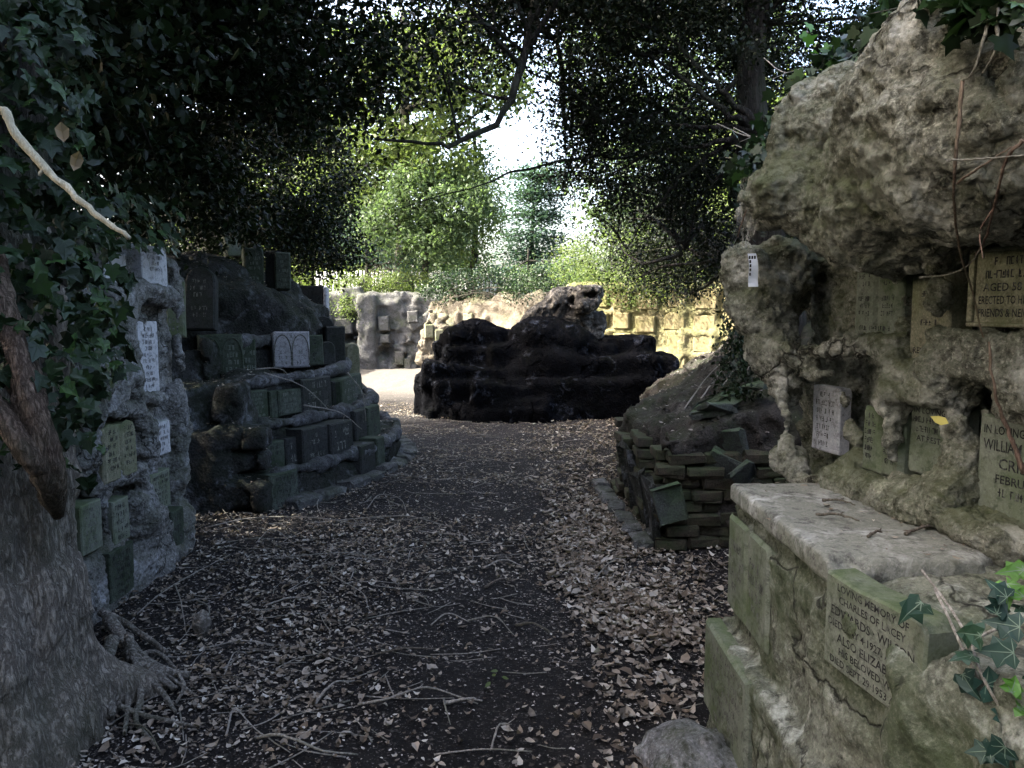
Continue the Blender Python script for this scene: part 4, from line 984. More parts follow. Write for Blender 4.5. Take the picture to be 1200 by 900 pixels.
for px, pt, pb, w in ((450, 370, 388, .3), (402, 373, 392, .5), (484, 364, 378, .3), (451, 392, 402, .26), (478, 420, 434, .2), (468, 412, 428, .25)):
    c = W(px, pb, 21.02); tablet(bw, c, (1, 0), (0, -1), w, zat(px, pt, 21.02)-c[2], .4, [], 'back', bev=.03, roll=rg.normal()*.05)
# ================================================================== ground, fallen leaves, twigs
def sm01(a): a = np.clip(a, 0, 1); return a*a*(3-2*a)
def gh(x, y):
    x = np.asarray(x, float); y = np.asarray(y, float)
    l = sm01((np.where(y < 5.4, -3.15, -4.3)-x)/1.2)*2.1
    l = np.where((y > 11.5) & (y < 21), sm01((-4.6-x)/1.4)*2.1, l)
    r = sm01((x-np.where(y < 4.4, 1.85, 2.3+np.maximum(y-7, 0)*.75))/1.1)*1.9*(y < 13)
    r2 = sm01((x-6.2)/1.0)*1.9*(y >= 12.0)
    b = sm01((y-21.9)/.8)*2.0
    wt = (np.stack([x, y], -1)-TW.o)@TW.n; st = (np.stack([x, y], -1)-TW.o)@TW.t
    wy = (np.stack([x, y], -1)-YW.o)@YW.n
    t = sm01((-wt-.62)/.5)*sm01((st+.25)/.5)*1.7; t2 = sm01((-wy-.5)/.5)*(x > .2)*1.9
    h = np.maximum.reduce([l, r, r2, b, t, np.where(y > 12, t2, 0)])
    far = sm01((np.hypot(x, y)-40)/60)
    return h+.022*fbm(x, y, 0*x, .9, 3)*(1-far)+.012*fbm(x, y, 0*x, 5, 3)+.06*h*fbm(x, y, 0*x, 1.4, 3)
xs = np.concatenate([np.linspace(-220, -14, 14), np.arange(-12, -4.5, .35), np.arange(-4.5, 4.5, .055), np.arange(4.5, 12, .35), np.linspace(14, 220, 14)])
ys = np.concatenate([np.linspace(-60, 0, 12), np.arange(1, 9, .055), np.arange(9, 25, .12), np.arange(25, 40, 1), np.linspace(42, 320, 16)])
XX, YY = np.meshgrid(xs, ys, indexing='ij'); ZZ = gh(XX, YY)
I = np.arange(XX.size).reshape(XX.shape)
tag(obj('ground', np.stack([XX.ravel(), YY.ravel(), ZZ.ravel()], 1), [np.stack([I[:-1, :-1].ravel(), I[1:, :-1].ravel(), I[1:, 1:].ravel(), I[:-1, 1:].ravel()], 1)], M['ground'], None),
    'dark trodden earth path between the memorial walls and the banks behind them', 'ground', kind='structure')
def inside_solid(x, y):
    """keep litter out of the mounds"""
    bad = (x > 1.03+.05*np.sin(y*1.7)+np.maximum(y-6.5, 0)*.22) & (y > 4.9) & (y < 11)
    bad |= (x > .72) & (y < 2.95)
    q = np.full(x.shape, 9.); sg = np.zeros(x.shape)
    for (cx, cy), (nx_, ny_) in zip(CURV[::4], NRM[::4]):
        dd = np.hypot(x-cx, y-cy); m = dd < q; q[m] = dd[m]; sg[m] = ((x-cx)*nx_+(y-cy)*ny_)[m]
    bad |= (sg < 0) & (q < 4) & (y > 5.8) & (y < 11)
    bad |= (x < -2.3) & (y < 5.3)
    bad |= (x > -1.2) & (x < 2.55) & (y > 11.2) & (y < 13.2)
    return bad
def scatter(n, dens, lo=(-2.6, 2.2), hi=(2.8, 13)):
    out = []
    tot = 0
    while tot < n:
        y = 2.2*np.exp(rng.random(60000)*math.log(hi[1]/2.2)); x = lo[0]+rng.random(60000)*(hi[0]-lo[0])
        k = (rng.random(60000) < dens(x, y)*np.minimum(1, y/6)) & ~inside_solid(x, y)
        p = np.stack([x, y], 1)[k]; out.append(p); tot += len(p)
    P2 = np.concatenate(out)[:n]; return P2
def dens_leaf(x, y):
    right = np.exp(-((x-(.62+.0*y))/.33)**2)*(y < 6.5)*1.0*sm01((6.8-y)/2)
    left = np.exp(-((x+1.15)/.55)**2)*.30*sm01((7.5-y)/3)
    mid = .10+.12*sm01((y-3.6)/2.5)
    patch = sm01((fbm(x, y, 0*x, 1.3, 3)+.45)/.7)
    return np.clip((right*1.1+left+mid)*(.2+.8*patch), 0, 1)
def dens_crumb(x, y):
    bare = np.exp(-((x+.35)/.35)**2)*sm01((3.9-y)/1.0)*.75
    return np.clip((.35+.5*sm01((fbm(x, y, 0*x, 1.7, 3)+.3)/.6))*(1-.7*bare), 0, 1)
def ground_pos(P2, lift): return np.c_[P2, gh(P2[:, 0], P2[:, 1])+lift]
P2 = scatter(23000, dens_leaf); sz = .018+.036*rng.random(len(P2))**1.5; sz *= np.where(P2[:, 0] > .25, 1.15, .8)*(.75+.8*rng.random(len(P2))**2)
V1 = leaves('leaf_litter', ground_pos(P2, .008+.018*rng.random(len(P2))), sz, M['deadleaf'], None, 'leaf6', up=1.15, curl=1.9)
tag(V1, 'dry brown and grey fallen leaves strewn over the dark path', 'fallen leaves', kind='stuff')
P2 = scatter(62000, dens_crumb, hi=(2.8, 20)); sz = .005+.017*rng.random(len(P2))**2.0
tag(leaves('leaf_crumbs', ground_pos(P2, .004+.008*rng.random(len(P2))), sz, M['crumb'], None, 'leaf6', up=1.5, curl=1.0), 'small broken leaf fragments and crumbs covering the trodden earth', 'leaf litter', kind='stuff')
# leaves and crumbs lying on the slab, the stepped mound and the earth mound
def top_scatter(o, n, size, mat, nzmin=.75, box=None, name='leaf_litter', shape='leaf6', stretch=None):
    me = o.data; nf = len(me.polygons); c = np.zeros(nf*3); nn = np.zeros(nf*3); a = np.zeros(nf)
    me.polygons.foreach_get('center', c); me.polygons.foreach_get('normal', nn); me.polygons.foreach_get('area', a)
    c = c.reshape(-1, 3)+loc_of(o); nn = nn.reshape(-1, 3); k = nn[:, 2] > nzmin
    if box: k &= (c[:, 0] > box[0]) & (c[:, 0] < box[1]) & (c[:, 1] > box[2]) & (c[:, 1] < box[3])
    c, nn, a = c[k], nn[k], a[k]; i = rng.choice(len(c), n, p=a/a.sum())
    return c[i]+nn[i]*.006+rng.normal(0, .012, (n, 3))*[1, 1, .1], nn[i]
def find(root, name): return [o for o in bpy.data.objects[root].children if o.name.split('.')[0] == name][0]
P3, N3 = top_scatter(find('memorial_block', 'slab_top'), 520, 0, None, .8); k = rng.random(len(P3)) < np.clip((P3[:, 0]-.95)/.35, .12, 1); P3 = P3[k]
tag(leaves('slab_litter', P3, .005+.026*rng.random(len(P3))**2.5, M['deadleaf'], None, 'leaf6', up=1.8), 'scraps of bark and leaf lying along the back of the worn slab', 'leaf litter', kind='stuff')
P3, N3 = top_scatter(find('stepped_memorial_mound', 'mound_body'), 6500, 0, None, .6)
tag(leaves('mound_litter', P3, .012+.03*rng.random(len(P3))**2, M['deadleaf'], None, 'leaf6', up=1.2), 'leaf scraps caught on the ledges of the stepped mound', 'leaf litter', kind='stuff')
P3, N3 = top_scatter(find('rubble_mound', 'earth_body'), 3000, 0, None, .5)
tag(leaves('earth_litter', P3, .012+.035*rng.random(len(P3))**2, M['crumb'], None, 'leaf6', up=1.0), 'dry leaves and bark scraps covering the dark earth of the rubble mound', 'leaf litter', kind='stuff')
# ------------------------------------------------------------------ individual twigs
def twig(pts, r, mat='twig', fork=None, name='fallen_twig', label=None, group=None, lift=.01, n=16, cat='twig'):
    P3 = spline(pts, n); P3 += rng.normal(0, r*.18, P3.shape)
    rad = r*(1-.55*np.linspace(0, 1, n))*(1+.12*rng.standard_normal(n)); mb = MB()
    V, fs = tube(P3, rad, 6); mb.add(V, fs)
    for fk in (fork or []):
        i, d, L = fk; s0 = P3[min(i, n-1)]; e = s0+np.array(d)*L
        V, fs = tube(spline([s0, (s0+e)/2+rng.normal(0, .12*L, 3)*[1, 1, .3], e], 8), r*.6*np.linspace(1, .5, 8), 5); mb.add(V, fs)
    o = mb.build(name, M[mat], None, True, tuple(P3[0])); tag(o, label, cat, group); return o
def gpt(px, py, up=.01): p = G(px, py); p[2] = gh(p[0], p[1])+up; return p
TW_ = [  # surveyed twigs: pixels of the ends/bends, radius, description
 ([(420, 828), (455, 833), (500, 822), (560, 825)], .008, 'twig', [(9, (.3, .5, .05), .06)], 'long pale knobbly twig lying across the bare soil in the near foreground'),
 ([(367, 828), (390, 815), (415, 800)], .009, 'twig', [(11, (.6, -.5, .05), .05)], 'short thick pale twig with a forked tip on the bare soil'),
 ([(300, 870), (330, 885), (380, 898), (420, 890)], .009, 'twig', None, 'stout pale twig at the bottom edge, beside the tree roots'),
 ([(265, 868), (275, 845), (300, 868), (340, 890)], .006, 'twig', None, 'looping pale twig near the bottom edge of the photo'),
 ([(345, 880), (362, 868), (368, 858)], .005, 'twig', None, 'small forked twig standing proud beside the looping pale twig'),
 ([(160, 722), (200, 700), (270, 652)], .006, 'twig', [(6, (.3, .9, .1), .12)], 'straight pale stick angled up from the left wall foot'),
 ([(205, 690), (212, 715), (218, 742)], .006, 'twig', None, 'short stick pointing down at the path edge below the left wall'),
 ([(230, 705), (245, 718), (240, 738)], .007, 'twig', None, 'bent hook-shaped twig on the leaves left of centre'),
 ([(216, 575), (235, 580), (262, 605), (280, 625)], .007, 'twig', None, 'arching pale twig at the near corner of the stepped mound'),
 ([(240, 622), (300, 615), (380, 620), (440, 622)], .007, 'twig', None, 'long straight pale twig lying in front of the stepped mound'),
 ([(360, 618), (420, 614), (480, 614), (530, 616)], .006, 'twig', None, 'long thin twig crossing the path beyond the curved kerb'),
 ([(320, 660), (360, 662), (410, 657), (450, 660)], .006, 'twig', None, 'thin wavy twig crossing the leafy left half of the path'),
 ([(310, 712), (340, 708), (375, 706)], .007, 'twig', None, 'pale straight stick in the middle of the left leaf patch'),
 ([(378, 580), (372, 600), (382, 620)], .006, 'twig', None, 'curled twig leaning off the kerb of the stepped mound'),
 ([(430, 600), (445, 588), (470, 592), (478, 610)], .005, 'twig', None, 'loop of thin stem on the path beside the curved kerb'),
 ([(390, 668), (388, 680), (398, 690), (425, 705), (432, 716)], .006, 'twig', None, 'S-shaped pale twig left of the middle of the path'),
 ([(408, 690), (414, 680), (416, 672)], .006, 'twig', None, 'tiny pale upright twig beside the S-shaped one'),
 ([(478, 660), (482, 648), (490, 655)], .005, 'twig', None, 'small curled stem in the middle of the path'),
 ([(440, 770), (475, 772), (515, 762)], .007, 'twig_dark', None, 'dark straight twig on the bare soil in mid path'),
 ([(505, 735), (525, 728), (550, 730)], .006, 'twig', None, 'short curved twig on the left margin of the bare track'),
 ([(565, 668), (590, 662), (612, 662)], .009, 'twig', [(10, (-.3, .7, .1), .1)], 'thick forked grey stick on the path, left of the leaf drift'),
 ([(568, 690), (585, 686), (600, 680)], .010, 'twig_dark', None, 'short thick grey stick in mid path'),
 ([(605, 735), (625, 740), (648, 742)], .010, 'twig_dark', None, 'blunt brown stick on the edge of the leaf drift'),
 ([(548, 728), (580, 735), (602, 745)], .006, 'twig', None, 'pale twig running into the leaf drift from the bare track'),
 ([(690, 690), (710, 670), (728, 656), (735, 668)], .006, 'twig', None, 'bent pale twig lying over the bright right-hand leaves'),
 ([(676, 610), (710, 596), (745, 588)], .005, 'twig', None, 'thin straight twig near the stone kerb on the right'),
 ([(614, 630), (618, 645), (630, 652)], .005, 'twig', None, 'small hooked twig in the dark middle of the path'),
 ([(520, 822), (522, 838), (528, 850)], .006, 'twig', None, 'stubby twig pointing down from the long knobbly twig'),
 ([(575, 880), (585, 862), (600, 848)], .006, 'twig', [(8, (.7, .3, .1), .08)], 'forked twig at the bottom centre beside the leaf drift'),
 ([(520, 826), (548, 824), (565, 822)], .010, 'twig', None, 'thick pale stick end-on to the long knobbly twig'),
 ([(140, 850), (170, 868), (190, 890)], .007, 'twig_dark', None, 'dark twig under the exposed roots of the tree'),
 ([(200, 810), (260, 805), (330, 812)], .005, 'twig_dark', None, 'thin dark twig reaching from the roots on to the soil'),
 ([(240, 760), (290, 757), (345, 762)], .006, 'twig', None, 'thin pale twig along the near edge of the left leaf patch'),
 ([(262, 795), (275, 775), (292, 768)], .005, 'twig', None, 'short bent twig between the left leaf patch and the roots'),
 ([(470, 566), (520, 560), (560, 566)], .005, 'twig_dark', None, 'thin dark twig far up the path beside the curved kerb'),
 ([(300, 640), (320, 632), (345, 640)], .005, 'twig', None, 'small curved twig just in front of the bottom corner tablet'),
]
for pts, r, mt, fk, lab in TW_:
    P3 = [gpt(px, py, .012+(.02+.03*random.random())*(0 < i < len(pts)-1)) for i, (px, py) in enumerate(pts)]
    twig(P3, r*.75, mt, fk, label=lab, group='twigs fallen on the path')
for (px, py), (qx, qy), bend, lab in (((820, 520), (880, 480), .05, 'pale stem sprawling up the dark earth mound'), ((872, 545), (912, 498), .10, 'arching pale stem on the slope of the earth mound'),
                                      ((845, 500), (905, 462), .04, 'straight pale twig near the top of the earth mound'), ((800, 560), (850, 540), .04, 'thin twig across the slates of the rubble mound'),
                                      ((880, 470), (925, 478), .03, 'pale curled stem under the ledge of the grotto wall')):
    a, b = W(px, py, 5.6), W(qx, qy, 6.4); 
    for q in (a, b): q[2] = .66+max(0, q[0]-1.05)*.62+.06
    m = (a+b)/2+np.array([0, 0, bend]); twig([a, m, b], .006, 'twig', None, label=lab, group='twigs on the earth mound')
for (pl, py), (pr_, qy), d, lab in (((300, 440), (372, 482), .62, 'pale twig hanging over the third step of the mound'), ((290, 436), (330, 446), .8, 'crooked twig below the twin-arch tablet'), ((345, 478), (410, 505), .3, 'thin stem trailing down the steps'),
                                    ((396, 440), (415, 495), .35, 'forked twig draped over the far end of the steps')):
    a, _, na = at_px(pl, d, 1.0); b, _, nb_ = at_px(pr_, d-.12, .9); A = np.r_[a+na*.1, zat(pl, py, a[1])+.03]; B_ = np.r_[b+nb_*.12, zat(pr_, qy, b[1])+.02]
    twig([A, (A+B_)/2+np.array([.05, 0, .05]), B_], .007, 'twig', [(9, (.2, .1, -.6), .15)], label=lab, group='twigs on the stepped mound')
for (ax_, ay_), (bx_, by_), lab in (((.93, 2.25), (1.03, 2.18), 'short dark twig lying in the middle of the worn slab'), ((1.02, 2.42), (1.10, 2.36), 'small dark bark strip towards the far end of the worn slab'), ((1.10, 2.05), (1.24, 2.12), 'flat bark strip near the rock at the back of the slab'), ((.98, 2.02), (1.04, 2.06), 'tiny dark twig near the front edge of the slab')):
    a, b = np.array([ax_, ay_, .982]), np.array([bx_, by_, .982]); twig([a, (a+b)/2+np.array([.01, .012, .006]), b], .005, 'twig_dark', [(8, (.6, .5, .1), .03)], label=lab, group='twigs on the slab')
# many fine stems that nobody could count
mb = MB(); P2 = scatter(420, lambda x, y: np.clip(np.exp(-((x+.9)/.8)**2)+.15, 0, 1)*.5)
for p in P2:
    a = rng.random()*6.3; L = .04+.16*rng.random(); c = np.r_[p, gh(p[0], p[1])+.012]; d = np.array([math.cos(a), math.sin(a)*.7, 0]); pe = np.array([-d[1], d[0], .3])*L*.25*rng.normal()
    V, fs = tube(spline([c-d*L, c+pe*.6, c+d*L+np.array([0, 0, .01])], 7), (.0014+.0028*rng.random())*np.linspace(1, .6, 7), 4); mb.add(V, fs)
tag(mb.build('stem_litter', M['twig'], None, True), 'fine dead stems and stalks strewn over the path', 'dead stems', kind='stuff')
# ================================================================== trees and climbing plants
def limb(a, b, r0, r1, n=14, sag=0.0, wig=.05, bend=None):
    a, b = np.array(a, float), np.array(b, float); L = np.linalg.norm(b-a); m = (a+b)/2+(np.array(bend, float) if bend is not None else rng.normal(0, wig*L, 3))+np.array([0, 0, -sag*L])
    P3 = spline([a, m, b], n)+rng.normal(0, .012*L/n*3, (n, 3)); return P3, np.linspace(r0, r1, n)
def crown_clusters(crowns, per, shell=.55):
    out = []
    for (c, r), k in zip(crowns, per):
        d = rand_dirs(k); q = (shell+(1-shell)*rng.random(k))**.8
        out.append(np.array(c)+d*np.array(r)*q[:, None])
    return np.concatenate(out)
def branchwork(mb, clusters, roots, r0=.05, nmax=70, sides=5, sub=2, sag=-.05):
    idx = rng.permutation(len(clusters))[:nmax]; roots = np.array(roots, float)
    for i in idx:
        c = clusters[i]; j = np.argmin(np.linalg.norm(roots-c, axis=1)+rng.random(len(roots))*.6*np.linalg.norm(roots-c, axis=1)); a = roots[j]
        L = np.linalg.norm(c-a); P3, R_ = limb(a, c, r0*min(1, .35+L*.25), .006, 10, sag, .09); V, fs = tube(P3, R_, sides); mb.add(V, fs)
        for _ in range(sub):
            q = P3[rng.integers(3, 9)]; near = clusters[np.argsort(np.linalg.norm(clusters-q, axis=1))[rng.integers(0, 6)]]
            P4, R4 = limb(q, near, r0*.25, .004, 7, sag, .12); V, fs = tube(P4, R4, 4); mb.add(V, fs)
def cloud(clusters, m, sig, flat=.7):
    n = len(clusters)*m; sg = np.repeat(sig*(.6+.8*rng.random(len(clusters))), m)
    return np.repeat(clusters, m, 0)+rng.standard_normal((n, 3))*sg[:, None]*np.array([1, 1, flat])
def tree(name, label, cat, base, top, r0, crowns, per, m, sig, lsize, lmat, bmat='bark_dark', shape='diamond', group=None, nb=50, br=.05, trunk=True, droop=.2, extra=(), shell=.5, flat=.7, sub=2, up=.5, keep=None):
    base = np.array(base, float); t = thing(name, base, label, cat, group); mb = MB(); roots = []
    if trunk:
        P3, R_ = limb(base-np.array([0, 0, .1]), top, r0, r0*.35, 16, 0, .03); R_[:3] *= [1.5, 1.25, 1.1]; V, fs = tube(P3, R_, 12, .03); mb.add(V, fs); roots = list(P3[5:])
        mb.build('trunk', M[bmat], t, True); mb = MB()
    cl = crown_clusters(crowns, per, shell)
    if keep is not None: cl = cl[keep(cl)]
    for a, mid, b, ra, rb in extra:
        P3 = spline([a, *mid, b], 22); P3 += rng.normal(0, .012, P3.shape); V, fs = tube(P3, np.linspace(ra, rb, 22), 8, .05); mb.add(V, fs); roots += list(P3[6:])
    if not roots: roots = [base+np.array([0, 0, .1*i]) for i in range(5)]
    if nb: branchwork(mb, cl, roots, br, nb, sub=sub)
    if mb.n: mb.build('branches', M[bmat], t, True)
    L = cloud(cl, m, sig, flat); leaves('crown', L, lsize*(.6+.7*rng.random(len(L))), M[lmat], t, shape, up, .8, droop)
    return t
# ---- the big tree on the left and the ivy on it
lt = thing('broad_tree', (-1.95, 2.75, 0), 'broad old tree trunk with ridged grey bark and spreading roots at the left edge', 'tree')
f = Field((-3.0, 1.8, -.15), (-.75, 3.7, 1.9), .022)
f.cap((-1.97, 2.75, 2.2), (-1.97, 2.72, .95), .285, .295, .1); f.cap((-1.97, 2.72, .95), (-1.97, 2.70, .45), .295, .325, .1); f.cap((-1.97, 2.70, .45), (-1.97, 2.68, .0), .325, .42, .1)
rb = lambda px, py, z=0.0: G(px, py, z)
for pts in ([(-1.88, 2.60, .35, .16), (-1.72, 2.50, .06, .12), (-1.62, 2.42, -.06, .08)], [(-1.85, 2.85, .26, .12), (-1.66, 2.98, .06, .08), (-1.54, 3.05, -.02, .055)],
            [(-2.0, 2.4, .4, .25), (-1.95, 2.1, -.02, .15)]): f.chain(pts, .12)
sl, X, Y, Z = f.reg((-3.0, 1.8, -.2), (-.7, 3.7, 2.0))
a_ = np.arctan2(Y-2.72, X+1.96); f.F += (.014*np.sin(a_*9+1.3*Z)+.010*np.sin(a_*17-2*Z)).astype(np.float32)
f.rough([(.03, 3, 3, False), (.012, 14, 2, False)], .2)
V, Q = f.extract(); V = displace(V, Q, [(.006, 22, 2, True)])
obj('trunk', V, [Q], M['bark'], lt)
mb = MB(); P3 = spline([(-1.97, 2.75, 1.7), (-2.0, 2.8, 3.0), (-2.25, 2.9, 4.6), (-2.5, 3.1, 6.5)], 16); V, fs = tube(P3, np.linspace(.29, .15, 16), 14, .04); mb.add(V, fs)
crL = [((-2.6, 2.9, 5.0), (2.2, 2.2, 1.3)), ((-2.9, 4.3, 4.2), (1.6, 1.6, 1.0)), ((-2.2, 3.3, 3.1), (.9, 1.1, .55)), ((-3.6, 2.0, 4.2), (1.6, 2, 1.2)), ((-1.6, 4.4, 4.9), (1.5, 1.6, .8)), ((-2.95, 4.7, 2.8), (.9, 1.0, .5))]
clL = crown_clusters(crL, (130, 80, 45, 80, 70, 50), .4)
branchwork(mb, clL, P3[7:], .03, 60); mb.build('limbs', M['bark_dark'], lt, True)
L = cloud(clL, 70, .22); leaves('crown', L, .075*(.6+.7*rng.random(len(L))), M['darkleaf'], lt, 'leaf6', .5, .8, .4)
for i, pts in enumerate(([(128, 745), (150, 770), (185, 795), (222, 798)], [(150, 782), (180, 800), (205, 815)], [(132, 775), (126, 810), (132, 850)], [(160, 800), (166, 830), (160, 855), (182, 880)], [(168, 805), (190, 822), (206, 842)],
                         [(140, 842), (175, 850), (230, 858)], [(120, 735), (150, 745), (196, 772)], [(152, 770), (160, 795), (172, 806)], [(150, 790), (185, 778), (215, 810), (206, 832)], [(128, 800), (150, 830), (146, 868)], [(170, 790), (200, 805), (230, 822)])):
    h = (.07, .06, .09, .05, .05, .04, .07, .09, .06, .05, .05)[i]
    P3 = spline([np.array(G(px, py, 0))*[1, 1, 0]+[0, 0, h*(1-k/len(pts))+.01] for k, (px, py) in enumerate(pts)], 14); r0 = (.034, .028, .030, .017, .015, .012, .022, .022, .012, .016, .01)[i]
    V, fs = tube(P3, np.linspace(r0, r0*.45, 14), 9, .12); m2 = MB(); m2.add(V, fs); m2.build('surface_root', M['root'], lt, True)
iv = thing('climbing_ivy', (-1.6, 2.5, .9), 'thick ivy with hairy brown stems and dark lobed leaves on the broad tree', 'ivy')
def stem(pts, r, par, mat='ivystem', name='ivy_stem', sides=10, n=26, taper=.85):
    P3 = spline(pts, n); V, fs = tube(P3, r*np.linspace(taper, 1, n)*np.where(np.arange(n) > n-4, np.array([1, .85, .65, .35])[np.clip(np.arange(n)-n+4, 0, 3)], 1), sides, .10); m2 = MB(); m2.add(V, fs); return m2.build(name, M[mat], par, True)
Y_ = 2.28
stem([W(-6, 300, 2.35), W(2, 345, 2.3), W(22, 420, 2.26), W(42, 490, 2.24), W(58, 545, 2.26), W(70, 604, 2.38)], .038, iv)
stem([W(-30, 440, 2.2), W(0, 485, 2.2), W(28, 525, 2.2), W(52, 555, 2.25), W(68, 606, 2.38)], .036, iv)
stem([W(28, 405, 2.34), W(40, 440, 2.32), W(50, 490, 2.3), W(66, 540, 2.3), W(68, 570, 2.33)], .026, iv)
stem([W(12, 430, 2.3), W(28, 470, 2.26), W(36, 520, 2.25), W(56, 560, 2.3)], .034, iv)
n = 4600; a = rng.random(n)*2.6-1.9; z = .75+rng.random(n)**.8*2.6; r = .50+.20*rng.random(n)+.06*np.sin(z*7+a*3)
pos = np.c_[-1.97+r*np.cos(a), 2.8+r*np.sin(a), z]
nr = np.c_[np.cos(a), np.sin(a), .35+0*a]
def thin(pos, nr, fn): k = fn(pos); return pos[k], nr[k]
def ivykeep(p):
    q = np.array([proj(v) for v in p]); lim = 104+50*np.sin(np.clip((q[:, 1]-200)/300, 0, 1)*math.pi); bot = np.where(q[:, 0] < 70, 545-35*np.sin(q[:, 0]*.15), 560)
    return ((q[:, 1] < bot) & (q[:, 0] < lim+rng.normal(0, 8, len(p))))
pos, nr = thin(pos, nr, ivykeep)
leaves('foliage', pos, .035+.04*rng.random(len(pos)), M['ivyleaf'], iv, 'ivy', .5, 1.6, .9, nr, veins=M['ivyvein'], spread=.95)
# ivy draped on the top and near edge of the craggy wall
n = 900; s = rng.random(n)*1.25-.1; z = 1.0+rng.random(n)*1.25; k = (z > 1.95) | (s < .62-.25*np.abs(z-1.4)); s, z = s[k], z[k]; w = .10+.16*rng.random(len(s))
pos = LW.world(s, w, z); nr = np.tile(np.r_[LW.n, .4], (len(s), 1)); q = np.array([proj(v) for v in pos]); k = (q[:, 0] < 118+18*np.sin(q[:, 1]*.06)) | (q[:, 1] < 292)
wi = thing('wall_ivy', tuple(LW.world(.2, .1, 1.8)), 'ivy spilling over the top and near edge of the craggy left wall', 'ivy')
leaves('foliage', pos[k], .04+.03*rng.random(k.sum()), M['ivyleaf'], wi, 'ivy', .5, 1.0, .8, nr[k])
stem([LW.world(.05, .08, .9), LW.world(.2, .1, 1.3), LW.world(.3, .1, 1.7), LW.world(.5, .06, 2.1)], .012, wi, 'twig_dark', sides=6)
# loose pale branch hanging in front of the ivy
P3 = [W(4, 128, 2.05), W(25, 165, 2.03), W(80, 222, 2.0), W(110, 250, 1.98), W(152, 278, 1.97)]
twig(P3, .0125, 'palewood', [(9, (-.5, -.2, -.6), .03), (1, (-.8, 0, .4), .06)], 'bare_branch', 'bare yellowish-white snapped branch slanting down across the dark ivy', n=24, cat='branch')
for i, (px, py, Y, s_, m) in enumerate(((72, 148, 2.1, .065, 'brownleaf'), (92, 180, 2.1, .06, 'brownleaf'))):
    tag(leaves('withered_leaf', [W(px, py, Y)], s_, M[m], None, 'leaf6', .2, 2.5, 2.0, np.array([[.8, -.6, .4]]), tuple(W(px, py, Y))), ('pale withered leaf hanging among the ivy behind the bare branch', 'dark withered leaf hanging lowest among the ivy behind the bare branch')[i], 'leaf', 'withered leaves')
# ---- dark evergreens leaning over the left bank
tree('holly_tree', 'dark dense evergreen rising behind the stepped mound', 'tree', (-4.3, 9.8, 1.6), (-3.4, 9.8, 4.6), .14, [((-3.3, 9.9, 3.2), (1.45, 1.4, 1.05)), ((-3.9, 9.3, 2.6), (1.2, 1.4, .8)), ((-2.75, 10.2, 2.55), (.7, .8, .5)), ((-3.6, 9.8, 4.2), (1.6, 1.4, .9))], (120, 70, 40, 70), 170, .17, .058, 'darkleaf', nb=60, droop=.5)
tree('leaning_evergreen', 'dark overhanging evergreen with long drooping sprays above the stepped mound', 'tree', (-4.6, 6.3, 2.0), (-3.6, 6.0, 5.4), .18, [((-2.9, 6.3, 4.1), (1.7, 1.7, .9)), ((-3.5, 6.2, 3.0), (1.1, 1.6, .75)), ((-1.7, 6.3, 3.75), (.75, 1.2, .75)), ((-3.4, 5.0, 3.6), (1.1, 1.1, .9)), ((-3.3, 7.2, 2.75), (1.0, .9, .55)), ((-4.7, 5.0, 2.9), (1.0, 1.1, .8))], (150, 75, 50, 70, 45, 50), 140, .18, .064, 'darkleaf', shape='leaf6', nb=80, droop=.9)  # last crown lobe added to block stray sun at the mound's foot
# ---- dark yew on the right with a fan of branches
yt = W(897, 60, 6.0)
def yfan(px, py, Y, mids, r=.03): return (W(890, 150, 6.05), [W(a, b, c) for a, b, c in mids], W(px, py, Y), r*.65, .004)
tree('yew_tree', 'tall dark yew with a black trunk and fan of drooping branches behind the grotto wall', 'tree', (W(925, 350, 6.0)[0], 6.0, 1.2), (yt[0]+.28, 6.1, 6.5), .16,
     [((1.3, 6.6, 4.15), (1.5, 1.5, .9)), ((2.3, 6.6, 4.2), (1.2, 1.2, 1.1)), ((1.35, 7.2, 3.1), (1.05, 1.2, .75)), ((2.35, 7.2, 2.7), (.9, 1.2, .8)), ((2.0, 9.2, 2.35), (.95, 1.0, .62)), ((.8, 7.4, 3.5), (.55, .8, .7)), ((2.6, 5.6, 2.6), (.5, .8, .7)), ((1.5, 6.3, 5.0), (1.7, 1.4, .9)), ((2.7, 5.8, 4.6), (.9, .8, .9))],
     (150, 90, 110, 85, 85, 35, 40, 110, 60), 190, .18, .039, 'yewleaf', nb=110, br=.028, droop=.5, shell=.25, flat=.55,
     extra=[yfan(720, 60, 6.6, [(840, 125, 6.1), (780, 75, 6.3)], .05), yfan(700, 215, 6.8, [(830, 170, 6.2), (760, 180, 6.5)], .04), yfan(735, 290, 7.0, [(820, 190, 6.3), (770, 240, 6.6)], .035), yfan(800, 300, 7.2, [(840, 210, 6.4), (815, 250, 6.8)], .03), yfan(660, 150, 7.0, [(820, 150, 6.2), (740, 140, 6.6)], .035), yfan(760, 20, 6.4, [(850, 110, 6.1), (800, 60, 6.2)], .05), yfan(860, 320, 7.5, [(880, 220, 6.4), (872, 270, 7.0)], .03)])
